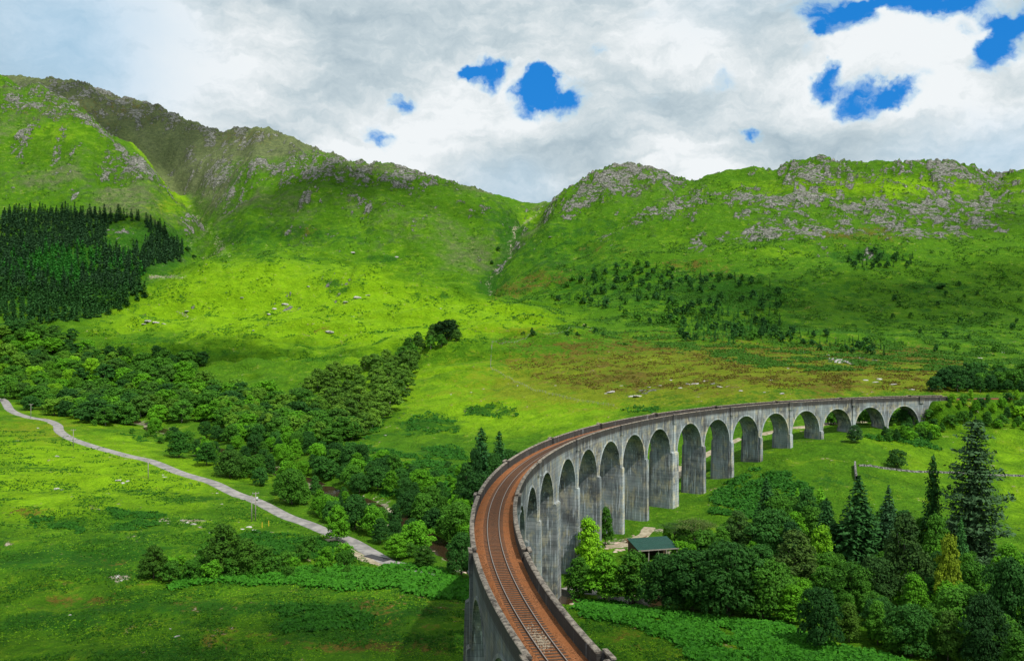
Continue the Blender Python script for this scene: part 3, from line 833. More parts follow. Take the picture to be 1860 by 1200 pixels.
RI, RO = R0 - 3.12, R0 + 2.95
ZC = 27.55; ZSP = ZC - 7.62; ZD = ZT - 1.55
vx_, vy_ = arc(178, R0)
via = bpy.data.objects.new('railway_viaduct', None); via.location = (float(vx_), float(vy_), 4.0); link(via)
tag(via, 'long curved grey concrete railway viaduct of twenty one tall arches', 'viaduct')
bpy.context.view_layer.update()
for i in range(21):
    c = sc(i); a0, a1 = c - 7.62, c + 7.62
    sL = pier_s(i - 1) if i > 0 else a0 - .915
    sR = pier_s(i) if i < 20 else a1 + .915
    ts = [(sL, ZSP), (a0 - .001, ZSP)]
    for k in range(29):
        ph = math.pi * k / 28
        ts.append((c - 7.62 * math.cos(ph), ZSP + 7.62 * math.sin(ph)))
    ts += [(a1 + .001, ZSP), (sR, ZSP)]
    m_ = SM()
    m_.grid([[(t, RI, z), (t, RI, (z + ZD) / 2), (t, RI, ZD)] for t, z in ts], True)     # inner face
    m_.grid([[(t, RO, z), (t, RO, (z + ZD) / 2), (t, RO, ZD)] for t, z in ts], False)
    m_.grid([[(t, RI, z), (t, (RI + RO) / 2, z), (t, RO, z)] for t, z in ts])            # soffit
    m_.grid([[(t, RI, ZD), (t, RO, ZD)] for t, z in ts], True)
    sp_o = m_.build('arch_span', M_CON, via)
    m_ = SM()
    for rr, out in ((RI, -1), (RO, 1)):
        ring = []
        for k in range(29):
            ph = math.pi * k / 28
            cs, sn_ = -math.cos(ph), math.sin(ph)
            q = [(c + cs * 7.60, rr, ZSP + sn_ * 7.60), (c + cs * 7.60, rr + out * .07, ZSP + sn_ * 7.60),
                 (c + cs * 8.0, rr + out * .07, ZSP + sn_ * 8.0), (c + cs * 8.0, rr, ZSP + sn_ * 8.0)]
            ring.append(q if out < 0 else q[::-1])
        m_.loft(ring, True, True)
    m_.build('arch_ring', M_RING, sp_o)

for i in range(20):
    c = pier_s(i); t = pier_t(i) / 2
    gx, gy = arc(c, RI); gx2, gy2 = arc(c, RO)
    zb = min(float(gz(gx, gy)), float(gz(gx2, gy2))) - 2.0
    m_ = SM()

    def ringz(z, k, dr0, dt0):
        b = (ZSP - z) * k
        return [(c - t - dt0 - b, RI - dr0 - b * 1.6, z), (c + t + dt0 + b, RI - dr0 - b * 1.6, z), (c + t + dt0 + b, RO + dr0 + b * 1.6, z), (c - t - dt0 - b, RO + dr0 + b * 1.6, z)]
    nz = 5
    m_.loft([ringz(ZSP - (ZSP - zb) * k / nz - .003, .008, -.12, -.0) for k in range(nz + 1)][::-1])
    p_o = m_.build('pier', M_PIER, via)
    # end buttresses below the springing, with a sloping cap
    m_ = SM()
    tb = t * .78 if i not in (7, 12) else t * .86
    for rr, o_ in ((RI, -1), (RO, 1)):
        secs = []
        for z, d in ((zb, .62 + (ZSP - zb) * .018), (ZSP - .5, .62), (ZSP + .0, .58), (ZSP + .35, .06)):
            q = [(c - tb, rr + o_ * -.2, z), (c - tb, rr + o_ * d, z), (c + tb, rr + o_ * d, z), (c + tb, rr + o_ * -.2, z)]
            secs.append(q if o_ > 0 else q[::-1])
        m_ = SM(); m_.loft(secs)
        m_.build('buttress', M_RING if i % 2 else M_PIER, p_o)

REF = [-1 + 2 * k for k in range(11)]         # refuges stand over every other pier
rs = [(-8.6 if i < 0 else pier_s(i)) for i in REF] + [sc(20) + 8.6]
RW = 0.85
for rr, o_ in ((RI, -1), (RO, 1)):
    m_ = SM(); mc = SM()
    bounds = [-24.0] + sum([[q - RW, q + RW] for q in rs], []) + [sc(20) + 26]
    th = .45
    for k in range(0, len(bounds), 2):
        s0, s1 = bounds[k], bounds[k + 1]
        ra, rb = sorted((rr, rr - o_ * th))
        ns = max(1, int((s1 - s0) / 2.2))
        m_.block(s0, s1, ra, rb, ZD - .02 + .022, ZT - .16, ns)
        ra, rb = sorted((rr + o_ * .07, rr - o_ * (th + .05)))
        sec = []
        for t_ in np.linspace(s0, s1, ns * 2 + 1):
            j_ = .015 * math.sin(t_ * 7.7)
            sec.append([(t_, ra, ZT - .158), (t_, rb, ZT - .158), (t_, rb, ZT - .06), (t_, rb - .1, ZT + j_), (t_, ra + .1, ZT - j_), (t_, ra, ZT - .06)])
        mc.loft(sec)
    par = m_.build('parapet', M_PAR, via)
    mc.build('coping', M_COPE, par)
    for q in rs:
        if q < 0 and False: continue
        m_ = SM()
        dd = .42
        e1, e2 = sorted((rr - o_ * th, rr + o_ * dd))
        m_.block(q - RW - .18, q - RW + .12, *sorted((rr + o_ * .003, rr + o_ * dd)), ZT - 2.35, ZT - .02)
        m_.block(q + RW - .12, q + RW + .18, *sorted((rr + o_ * .003, rr + o_ * dd)), ZT - 2.35, ZT - .02)
        m_.block(q - RW + .12, q + RW - .12, *sorted((rr + o_ * (dd - .16), rr + o_ * dd)), ZT - 2.35, ZT - .02)
        m_.block(q - RW + .12, q + RW - .12, *sorted((rr + o_ * .004, rr + o_ * (dd - .16))), ZT - 2.35, ZT - 1.35)
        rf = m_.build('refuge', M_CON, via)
        m_ = SM()
        m_.block(q - RW - .24, q + RW + .24, *sorted((rr + o_ * (dd - .34), rr + o_ * (dd + .08))), ZT - .018, ZT + .13)
        m_.build('cap_stone', M_COPE, rf)
        if 0 < q < sc(20):
            m_ = SM()
            tt = .62
            m_.loft([[(q - tt, rr + o_ * .002, z), (q + tt, rr + o_ * .002, z), (q + tt, rr + o_ * d, z), (q - tt, rr + o_ * d, z)][::(-1 if o_ < 0 else 1)]
                     for z, d in ((ZSP + .36, .30), (ZT - 3.0, .30), (ZT - 2.36, .55))])
            m_.build('pilaster', M_RING, via)

for s0, s1 in ((-24.0, -8.54), (sc(20) + 8.54, sc(20) + 26)):
    m_ = SM()
    m_.block(s0, s1, RI, RO, -2 if s0 > 0 else 10, ZD, 6)
    m_.block(s0 + (0 if s0 > 0 else 13.2), s1 - (14.2 if s0 > 0 else 0), RI - .5, RO + .5, -2 if s0 > 0 else 10, ZSP + 2, 2)
    m_.build('abutment', M_PIER, via)

# ------------------------------------------------------------------ railway track
M_BAL, n = newmat('ballast')
at = n.add('ShaderNodeNewGeometry').outputs['Position']
v1 = n.add('ShaderNodeTexVoronoi', {'Vector': at, 'Scale': 9.0})
bnz = n.noise(at, .5, 4, .6)
bc = n.mix(n.ramp(v1.outputs['Color'], .1, .9), (0.12, 0.050, 0.020), (0.37, 0.150, 0.062))
bc = n.mix(n.ramp(bnz, .42, .6, 0, .7), bc, (0.30, 0.112, 0.040))
bc = n.mix(n.ramp(n.noise(at, 2.2, 4, .7), .6, .75, 0, .5), bc, (0.12, 0.07, 0.04))
finish(n, bc, .95, v1.outputs['Distance'], .8, .08, .1)
M_SLP, n = newmat('sleeper')
at = n.add('ShaderNodeNewGeometry').outputs['Position']
finish(n, n.mix(n.noise(at, 3.0, 4, .7), (0.045, 0.030, 0.022), (0.14, 0.085, 0.055)), .9, n.noise(at, 20), .3, .03)
M_RUST, n = newmat('rail_web')
at = n.add('ShaderNodeNewGeometry').outputs['Position']
finish(n, n.mix(n.noise(at, 6.0), (0.055, 0.03, 0.02), (0.12, 0.06, 0.035)), .8)
M_STEEL, n = newmat('rail_head')
finish(n, (0.36, 0.31, 0.27), .45, None, metal=.55, spec=.5)

trk = bpy.data.objects.new('railway_track', None); trk.location = (float(vx_), float(vy_), ZT - 1.4); link(trk)
tag(trk, 'single line railway track on orange brown ballast curving over the viaduct', 'railway track')
bpy.context.view_layer.update()
S_END = sc(20) + 60
m_ = SM()
sec = []
for t_ in np.concatenate([np.arange(-470, -24, 6.0), np.arange(-24, S_END, 1.0)]):
    wv = .05 * float(pn(t_ * .4, 1.1, 3)); wv2 = .05 * float(pn(t_ * .5, 7.1, 3))
    wd = 2.66 if t_ > -24 else 1.8
    zs = -.08
    sec.append([(t_, R0 - wd, ZT - 1.53), (t_, R0 + wd - .2, ZT - 1.53), (t_, R0 + wd - .2, ZT - 1.38 + wv), (t_, R0 + 1.5, ZT - 1.22), (t_, R0 + .9, ZT - 1.235), (t_, R0, ZT - 1.25), (t_, R0 - .9, ZT - 1.235), (t_, R0 - 1.5, ZT - 1.22), (t_, R0 - wd, ZT - 1.36 + wv2)])
m_.loft(sec)
m_.build('ballast_bed', M_BAL, trk)


def rail_obj(r):
    m_ = SM(); sec = []
    for t_ in np.concatenate([np.arange(-470, -24, 4.0), np.arange(-24, S_END, 1.0)]):
        z = ZT - 1.05
        pr = [(-.075, -.16), (.075, -.16), (.075, -.145), (.012, -.12), (.012, -.045), (.037, -.035), (.037, 0), (-.037, 0), (-.037, -.035), (-.012, -.045), (-.012, -.12), (-.075, -.145)]
        sec.append([(t_, r + a, z + b) for a, b in pr])
    m_.loft(sec)
    o = m_.build('rail', [M_RUST, M_STEEL], trk)
    n_ = len(pr)
    for k, p in enumerate(o.data.polygons):
        if k < (len(sec) - 1) * n_ and (k % n_) in (5, 6, 7): p.material_index = 1
    return o


rail_obj(R0 - .755); rail_obj(R0 + .755)
slp = None
S0 = 342.0
m_ = SM()
kk = 0
sl_all = [S0 - .68 * k for k in range(-60, 1000)]
for k, q in enumerate(sl_all):
    if q < -200: break
    if 0 <= S0 - q < 68 and len(trk.children) < 103 + 0:
        one = SM(); one.block(q - .125, q + .125, R0 - 1.28, R0 + 1.28, ZT - 1.40, ZT - 1.19, 1)
        one.build('sleeper', M_SLP, trk)
    else:
        m_.block(q - .125, q + .125, R0 - 1.28, R0 + 1.28, ZT - 1.40, ZT - 1.19, 1)
so = m_.build('sleepers', M_SLP, trk); so['kind'] = 'stuff'
M_PALE, n = newmat('pale_stone')
at = n.add('ShaderNodeNewGeometry').outputs['Position']
finish(n, n.mix(n.noise(at, 2.5, 5, .7), (0.22, 0.17, 0.11), (0.52, 0.45, 0.34)), .9, n.noise(at, 4.0, 5), .6, .2)


def rock_mesh(name, seed, flat=.55, mat=None, sub=2):
    import bmesh
    bm = bmesh.new(); bmesh.ops.create_icosphere(bm, subdivisions=sub, radius=1.0)
    q = random.Random(seed)
    pl = [(Vector((q.uniform(-1, 1), q.uniform(-1, 1), q.uniform(-.6, 1))).normalized(), q.uniform(.55, .85)) for _ in range(9)]
    for vv in bm.verts:
        for nn, d in pl:
            e_ = vv.co.dot(nn) - d
            if e_ > 0: vv.co -= nn * e_ * .9
        vv.co += Vector([q.uniform(-.035, .035) for _ in range(3)])
        vv.co.z *= flat
    me = bpy.data.meshes.new(name); bm.to_mesh(me); bm.free()
    me.materials.append(mat or M_PALE)
    return me


# pale chippings dumped between the rails
cm = MB()
import itertools
q_ = random.Random(4)
chp_v, chp_f = [], []
for k in range(420):
    s_ = 331.2 + q_.gauss(0, 1.0) + (q_.random() ** 3) * -3.5; r_ = R0 + max(-.6, min(.6, q_.gauss(.05, .34)))
    x_, y_ = arc(s_, r_)
    h_ = .03 + .10 * q_.random()
    a_ = q_.uniform(0, 3); rr_ = q_.uniform(.03, .10)
    zb_ = ZT - 1.24
    b_ = len(chp_v)
    for j in range(5):
        chp_v.append((float(x_) + rr_ * math.cos(a_ + j * 1.257) - trk.location.x, float(y_) + rr_ * math.sin(a_ + j * 1.257) - trk.location.y, zb_ - trk.location.z))
    chp_v.append((float(x_) - trk.location.x, float(y_) - trk.location.y, zb_ + h_ - trk.location.z))
    for j in range(5): chp_f.append((b_ + j, b_ + (j + 1) % 5, b_ + 5))
cme = bpy.data.meshes.new('chippings'); cme.from_pydata(chp_v, [], chp_f); cme.materials.append(M_PALE)
co = link(bpy.data.objects.new('pale_chippings', cme), trk)
co['label'] = 'pale stone chippings spilled between the rails'

# ------------------------------------------------------------------ road, tracks, river
M_ROAD, n = newmat('road')
at = n.add('ShaderNodeNewGeometry').outputs['Position']
finish(n, n.mix(n.ramp(n.noise(at, .35, 5, .65), .35, .65), (0.17, 0.165, 0.16), (0.30, 0.285, 0.27)), .9, n.noise(at, 8), .2, .03)
M_TRACK, n = newmat('gravel_track')
at = n.add('ShaderNodeNewGeometry').outputs['Position']
finish(n, n.mix(n.ramp(n.noise(at, .6, 5, .65), .35, .65), (0.22, 0.19, 0.12), (0.38, 0.33, 0.24)), .95, n.noise(at, 4), .4, .1)
M_PATCHD, n = newmat('new_asphalt')
at = n.add('ShaderNodeNewGeometry').outputs['Position']
finish(n, n.mix(n.noise(at, 2), (0.035, 0.037, 0.04), (0.06, 0.06, 0.065)), .85, n.noise(at, 12), .3, .03)


def strip(name, pts, width, mat, lift=.1, n=10, kind='structure', wvar=0.0, smoothz=True):
    C2 = catmull(pts, n)
    d = np.gradient(C2, axis=0); d /= np.linalg.norm(d, axis=1)[:, None] + 1e-9
    nrm = np.stack([-d[:, 1], d[:, 0]], 1)
    wv = width * (1 + wvar * np.array([float(pn(i * .3, 2.2, 5)) for i in range(len(C2))]))
    rows = []
    for o_ in (-.5, -.25, 0, .25, .5):
        rows.append(C2 + nrm * (wv * o_)[:, None])
    zz_ = np.max([gz(r[:, 0], r[:, 1]) for r in rows], axis=0) + lift
    if smoothz:
        zz_ = np.convolve(np.pad(zz_, 3, 'edge'), np.ones(7) / 7, 'valid')
    P = np.array([[(r[i, 0], r[i, 1], zz_[i] + (0 if 0 < k < 4 else -.02)) for k, r in enumerate(rows)] for i in range(len(C2))])
    ed = [C2 + nrm * (wv * o_)[:, None] for o_ in (-.75, .75)]
    P = np.concatenate([np.stack([ed[0][:, 0], ed[0][:, 1], zz_ - .6], -1)[:, None, :], P, np.stack([ed[1][:, 0], ed[1][:, 1], zz_ - .6], -1)[:, None, :]], axis=1)
    mb = MB(); mb.quadgrid(P[:, ::-1])
    o = mb.build(name, mat); tag(o, kind=kind)
    return o, C2, zz_


road_o, RC, RZ = strip('road', rp, 3.9, M_ROAD, .14)
M_VERGE = M_TRACK
strip('layby', gpts([(600, 978), (640, 1004), (672, 1018), (715, 1030)]), 2.6, M_TRACK, .10, wvar=.5)
pp = gpts([(668, 1009), (686, 1014), (704, 1019)])
strip('road_patch', [(p[0], p[1]) for p in pp], 2.3, M_PATCHD, .24, 4)
strip('track', gpts([(1100, 992), (1130, 990), (1165, 975), (1180, 958)]), 2.8, M_TRACK, .12, wvar=.3)
strip('path', gpts([(1215, 890), (1238, 850), (1280, 828), (1345, 796), (1400, 785), (1470, 775), (1510, 769), (1570, 766)]), 3.0, M_TRACK, .12, wvar=.2)
M_WAT, n = newmat('river_water')
at = n.add('ShaderNodeNewGeometry').outputs['Position']
finish(n, n.mix(n.noise(at, .2), (0.02, 0.014, 0.008), (0.05, 0.03, 0.015)), .12, n.noise(at, 1.6, 3), .3, .1, .5)
C2 = catmull(river, 8)
d = np.gradient(C2, axis=0); d /= np.linalg.norm(d, axis=1)[:, None]
nr = np.stack([-d[:, 1], d[:, 0]], 1)
bed = np.convolve(np.pad(gz(C2[:, 0], C2[:, 1]), 4, 'edge'), np.ones(9) / 9, 'valid')
mb = MB(); mb.quadgrid([[(*(C2[i] + nr[i] * o_), bed[i] + .45) for o_ in (4.6, -4.6)] for i in range(len(C2))])
tag(mb.build('river_water', M_WAT), kind='structure')
#==SPLIT2==

# ------------------------------------------------------------------ leaves, crowns, trunks
def leafmat(name, trans=.25, var=.5, scale=.9):
    mt, n = newmat(name)
    oi = n.add('ShaderNodeObjectInfo')
    tco = n.add('ShaderNodeTexCoord').outputs['Object']
    nz1 = n.noise(tco, scale, 3, .6)
    nz2 = n.noise(tco, scale * 5, 2, .6)
    vv = n.math('ADD', n.ramp(nz1, .32, .68, -var, var), n.ramp(nz2, .3, .7, -.3, .3))
    vv = n.math('ADD', vv, n.math('MULTIPLY', n.math('SUBTRACT', oi.outputs['Random'], .5), .6))
    dkc = n.mix(1.0, oi.outputs['Color'], (.50, .58, .6), 'MULTIPLY')
    ltc = n.mix(1.0, oi.outputs['Color'], (1.75, 1.5, 1.2), 'MULTIPLY')
    c = n.mix(n.ramp(vv, -.8, .8, 0, 1, False), dkc, ltc)
    finish(n, c, .75, trans=trans, spec=.15)
    return mt


M_LEAF = leafmat('leaves', .28)
M_NEEDLE = leafmat('needles', .10, .4, 1.2)
M_BARK, n = newmat('bark')
at = n.add('ShaderNodeNewGeometry').outputs['Position']
finish(n, n.mix(n.noise(n.vmath('MULTIPLY', at, (1, 1, .3)), 6, 4), (0.05, 0.04, 0.03), (0.17, 0.14, 0.11)), .95)
M_BIRCH, n = newmat('birch_bark')
at = n.add('ShaderNodeNewGeometry').outputs['Position']
finish(n, n.mix(n.ramp(n.noise(at, 3, 4), .4, .6), (0.16, 0.14, 0.12), (0.52, 0.50, 0.46)), .9)


def quads(C_, N_, size, asp=1.0, seed=0, jitter=.9):
    """leaf-sized rhombs at points C_, facing roughly N_"""
    q = np.random.default_rng(seed)
    n = len(C_)
    N = N_ + q.normal(0, jitter, (n, 3)); N /= np.linalg.norm(N, axis=1)[:, None] + 1e-9
    T = np.cross(N, q.normal(0, 1, (n, 3))); T /= np.linalg.norm(T, axis=1)[:, None] + 1e-9
    B = np.cross(N, T)
    sz = np.asarray(size) * q.uniform(.6, 1.35, n)
    T *= (sz * .5)[:, None]; B *= (sz * .5 * asp)[:, None]
    V_ = np.stack([C_ - T, C_ - B * q.uniform(.6, 1.1, (n, 1)), C_ + T, C_ + B * q.uniform(.6, 1.1, (n, 1))], 1).reshape(-1, 3)
    return V_, np.arange(4 * n).reshape(-1, 4)


def broad_crown(seed, H, R_, nlobe, nleaf, leaf, low=.22, pointed=0.0, droop=0.0, ragged=.3):
    q = np.random.default_rng(seed)
    z0 = H * low
    P = []; Nn = []
    lob = []
    for k in range(nlobe):
        t = (k + .5) / nlobe
        zz = z0 + (H - z0) * (0.12 + .80 * t)
        hfrac = (zz - z0) / (H - z0)
        env = R_ * (math.sin(math.pi * min(1, (hfrac * .82 + .16))) ** .6) * (1 - pointed * hfrac)
        a = k * 2.399 + q.uniform(-.5, .5)
        lr = R_ * q.uniform(.26, .46) * (1 - .35 * hfrac * (1 if pointed else .5))
        d_ = max(0, env - lr * .75) * q.uniform(.55, 1.12)
        lob.append((math.cos(a) * d_, math.sin(a) * d_, min(zz, H - lr * .7), lr))
    lob.append((0, 0, H - R_ * .33, R_ * .34)); lob.append((0, 0, z0 + (H - z0) * .45, R_ * .55))
    wts = np.array([l[3] ** 2 for l in lob]); wts /= wts.sum()
    for (x, y, z, r_), w_ in zip(lob, wts):
        m__ = int(nleaf * w_)
        dd = q.normal(0, 1, (m__, 3)); dd /= np.linalg.norm(dd, axis=1)[:, None]
        dd[:, 2] = np.where(dd[:, 2] < -.35, -dd[:, 2] * .6, dd[:, 2])
        rr_ = r_ * (1 - np.abs(q.normal(0, .16, m__))) * (1 + ragged * (q.random(m__) ** 4))
        p_ = dd * rr_[:, None] * np.array([1, 1, .82]) + [x, y, z]
        if droop: p_[:, 2] -= droop * q.random(m__) * (np.hypot(p_[:, 0], p_[:, 1]) / R_) * H * .25
        P.append(p_); Nn.append(dd + [0, 0, .35])
    P = np.concatenate(P); Nn = np.concatenate(Nn)
    # clump the leaves: pull them towards nearby twig ends
    k = max(8, len(P) // 22)
    ce = P[q.choice(len(P), k, replace=False)]
    for i0 in range(0, len(P), 2000):
        blk = P[i0:i0 + 2000]
        dist = ((blk[:, None, :] - ce[None]) ** 2).sum(-1)
        near = ce[dist.argmin(1)]
        P[i0:i0 + 2000] = blk + (near - blk) * q.uniform(.15, .62, (len(blk), 1))
    P[:, 2] = np.maximum(P[:, 2], H * .04)
    return quads(P, Nn, leaf, .8, seed, .5), lob


def trunk_mb(H, r, lob=None, seed=0, lean=.03):
    q = random.Random(seed); mb = MB()
    pts = [(q.uniform(-lean, lean) * H * k / 4, q.uniform(-lean, lean) * H * k / 4, H * .8 * k / 4) for k in range(5)]
    pts[0] = (0, 0, -.6)
    for k in range(4): mb.tube(pts[k], pts[k + 1], r * (1 - .2 * k), r * (1 - .2 * (k + 1)), 7)
    if lob:
        for l in lob[::max(1, len(lob) // 7)][:8]:
            b_ = pts[1] if l[2] < H * .55 else pts[2]
            mb.tube(b_, (l[0] * .8, l[1] * .8, l[2]), r * .42, r * .1, 5)
    return mb


def conifer_crown(seed, H, R_, levels, perwhorl, leaf, quadsper, low=.08, sag=.25, power=.85, ragged=.15, airy=0):
    q = np.random.default_rng(seed); P = []; Nn = []; SZ = []
    for k in range(levels):
        t = (k + q.uniform(-.3, .3)) / (levels - 1)
        t = min(max(t, 0), 1)
        z = H * (low + (1 - low) * t)
        rl = R_ * (1 - t) ** power * (1 + q.uniform(-ragged, ragged)) + .04 * R_
        nb = max(4, int(perwhorl * (.5 + .5 * (1 - t))))
        a0 = q.uniform(0, 6.28)
        for b_ in range(nb):
            a = a0 + b_ * 6.283 / nb + q.uniform(-.25, .25)
            L_ = rl * q.uniform(.7, 1.1)
            mq = max(2, int(quadsper * (L_ / R_) + 1))
            tt = (np.arange(mq) + q.uniform(.1, .9, mq)) / mq
            if airy: tt = .35 + .65 * tt
            wdt = L_ * .22
            x = L_ * tt; side = q.normal(0, 1, mq) * wdt * (.3 + .7 * (1 - tt))
            zz = z - sag * L_ * tt ** 1.5 + .12 * L_ * tt ** 3 + q.normal(0, .03 * H / levels, mq)
            P.append(np.stack([x * math.cos(a) - side * math.sin(a), x * math.sin(a) + side * math.cos(a), zz], 1))
            Nn.append(np.tile([math.cos(a) * .35, math.sin(a) * .35, 1.0], (mq, 1)))
    P = np.concatenate(P); Nn = np.concatenate(Nn)
    P = np.concatenate([P, [[0, 0, H * .97], [0, 0, H * 1.0], [0, 0, H * 1.02]]]); Nn = np.concatenate([Nn, [[1, 0, 0], [0, 1, 0], [1, 1, 0]]])
    return quads(P, Nn, leaf, .55, seed, .45), None


class Kind:
    """a tree model: crown mesh and trunk mesh, shared by its copies"""
    def __init__(s, name, cm_, lob, H, R_, tr, leafm, bark, seed):
        s.H, s.R = H, R_
        s.crown = mesh_np(name + '_crown', cm_[0], cm_[1], leafm)
        s.trunk = trunk_mb(H, tr, lob, seed).mesh(name + '_trunk', bark, True)


KD = {}
def kb(key, n, H, R_, nl, leaves, leaf, tr, mat_=None, bark=None, **kw):
    KD[key] = []
    for k in range(n):
        sd_ = abs(hash(key)) % 1000 if False else sum(map(ord, key)) * 7 + k
        c_, lob = broad_crown(sd_, H, R_, nl, leaves, leaf, **kw)
        KD[key].append(Kind(key, c_, lob, H, R_, tr, mat_ or M_LEAF, bark or M_BARK, sd_))


def kc(key, n, H, R_, *a, tr=.2, **kw):
    KD[key] = []
    for k in range(n):
        sd_ = sum(map(ord, key)) * 7 + k
        c_, lob = conifer_crown(sd_, H, R_, *a, **kw)
        KD[key].append(Kind(key, c_, lob, H, R_, tr, M_NEEDLE, M_BARK, sd_))


kb('oak', 4, 12, 6.2, 30, 22000, .42, .38, low=.02)
kb('birch', 3, 13, 4.6, 26, 20000, .33, .2, bark=M_BIRCH, low=.06, pointed=.45, droop=.5)
kb('ash', 4, 12, 4.4, 28, 16000, .38, .2, low=.02, pointed=.3, ragged=.6)
kb('bush', 3, 4, 2.6, 14, 4500, .30, .10, low=.0)
kb('midbroad', 6, 10, 5.4, 19, 9500, .56, .28, low=.02)
kb('midround', 4, 10, 4.8, 16, 9500, .50, .2, bark=M_BIRCH, low=.04, pointed=.1)
kb('farbush', 4, 5, 2.8, 9, 500, .9, .15, low=.05)
kc('spruce', 3, 16, 4.8, 34, 17, .85, 17, tr=.25, sag=.42, power=.7)
kc('cypress', 2, 14, 2.6, 40, 14, .7, 11, tr=.2, sag=-.5, power=.5)
kc('bigfir', 1, 30, 7.6, 48, 15, 1.15, 22, tr=.5, low=.06, sag=.06, power=.42, ragged=.4)
kc('farfir', 5, 17, 3.3, 17, 10, 2.0, 3, tr=.2, low=.05, sag=.3, power=.8)
KD['scots'] = []
for k in range(2):
    q_ = np.random.default_rng(50 + k); P_, N_2, lob = [], [], []
    for j in range(11):
        a = j * 2.4 + q_.uniform(-.4, .4); d_ = 3.6 * math.sqrt((j + .5) / 11); zz_ = 9.2 - .35 * d_ - 2.6 * q_.random() ** 2 * (d_ / 3)
        lob.append((d_ * math.cos(a), d_ * math.sin(a), zz_, 1.2))
        dd_ = q_.normal(0, 1, (330, 3)) * [.95, .95, .28]
        P_.append(dd_ + lob[-1][:3]); N_2.append(np.tile([0, 0, 1.], (330, 1)))
    KD['scots'].append(Kind('scots', quads(np.concatenate(P_), np.concatenate(N_2), .3, .6, 60 + k), lob, 10, 4.4, .2, M_NEEDLE, M_BARK, 60 + k))

C_OAK = (0.052, 0.175, 0.016); C_MID = (0.082, 0.265, 0.012); C_LIME = (0.150, 0.370, 0.014); C_BIR = (0.095, 0.235, 0.020)
C_DARK = (0.026, 0.104, 0.018); C_FIR = (0.022, 0.090, 0.020); C_FIRB = (0.030, 0.095, 0.036); C_YEL = (0.15, 0.24, 0.015); C_FIRL = (0.030, 0.19, 0.024)
TREES_AT = []


def tree(kind, x, y, H=None, wide=1.0, col=C_MID, name='broadleaf_tree', label=None, cat='tree', group=None, parts=True, var=None, dz=0.0):
    kd = KD[kind][rnd.randrange(len(KD[kind])) if var is None else var]
    z = float(gz(x, y)) + dz
    s_ = (H or kd.H) / kd.H
    k_ = .86 + .28 * rnd.random()
    k_ *= 1.14
    cl = (col[0] * k_, col[1] * k_, col[2] * k_, 1)
    rz = rnd.uniform(0, 6.28)
    if parts:
        e_ = empty(name, (x, y, z - .05), rz); e_.scale = (s_ * wide, s_ * wide, s_)
        c_ = link(bpy.data.objects.new('crown', kd.crown), e_); c_.color = cl
        link(bpy.data.objects.new('trunk', kd.trunk), e_)
    else:
        e_ = link(bpy.data.objects.new(name, kd.crown)); e_.location = (x, y, z - .05); e_.rotation_euler = (0, 0, rz); e_.scale = (s_ * wide, s_ * wide, s_); e_.color = cl
    tag(e_, label, cat, group)
    TREES_AT.append((x, y))
    return e_


def ptree(kind, u, vt, vb, wpx, col, name, label, group=None, parts=True, cat='tree', ymin=60, var=None):
    """a tree whose foot is seen (or judged) at (u, vb) and whose top reaches vt"""
    P = hit(u, vb, ymin)
    kd = KD[kind][0]
    H = (vb - vt) / F * P[1]
    W_ = wpx / F * P[1]
    wd = (W_ / (2 * kd.R)) / (H / kd.H)
    return tree(kind, P[0], P[1], H, wd, col, name, label, cat, group, parts, var)


def inpoly(u, v, poly):
    c = False; j = len(poly) - 1
    for i in range(len(poly)):
        (xi, yi), (xj, yj) = poly[i], poly[j]
        if (yi > v) != (yj > v) and u < (xj - xi) * (v - yi) / (yj - yi) + xi: c = not c
        j = i
    return c


def scatter(poly, dmin, nmax, seed, ok=None, tries=6000, ymin=60, excl=None):
    q = random.Random(seed); us = [p[0] for p in poly]; vs = [p[1] for p in poly]
    out = []
    for _ in range(tries):
        if len(out) >= nmax: break
        u, v = q.uniform(min(us), max(us)), q.uniform(min(vs), max(vs))
        if not inpoly(u, v, poly): continue
        if excl and any(inpoly(u, v, e_) for e_ in excl): continue
        P = hit(u, v, ymin)
        if P is None: continue
        if ok and not ok(u, v, P, q): continue
        dm = dmin(P) if callable(dmin) else dmin
        if any((P[0] - a) ** 2 + (P[1] - b) ** 2 < dm * dm for a, b, *_ in out): continue
        out.append((P[0], P[1], u, v))
    return out


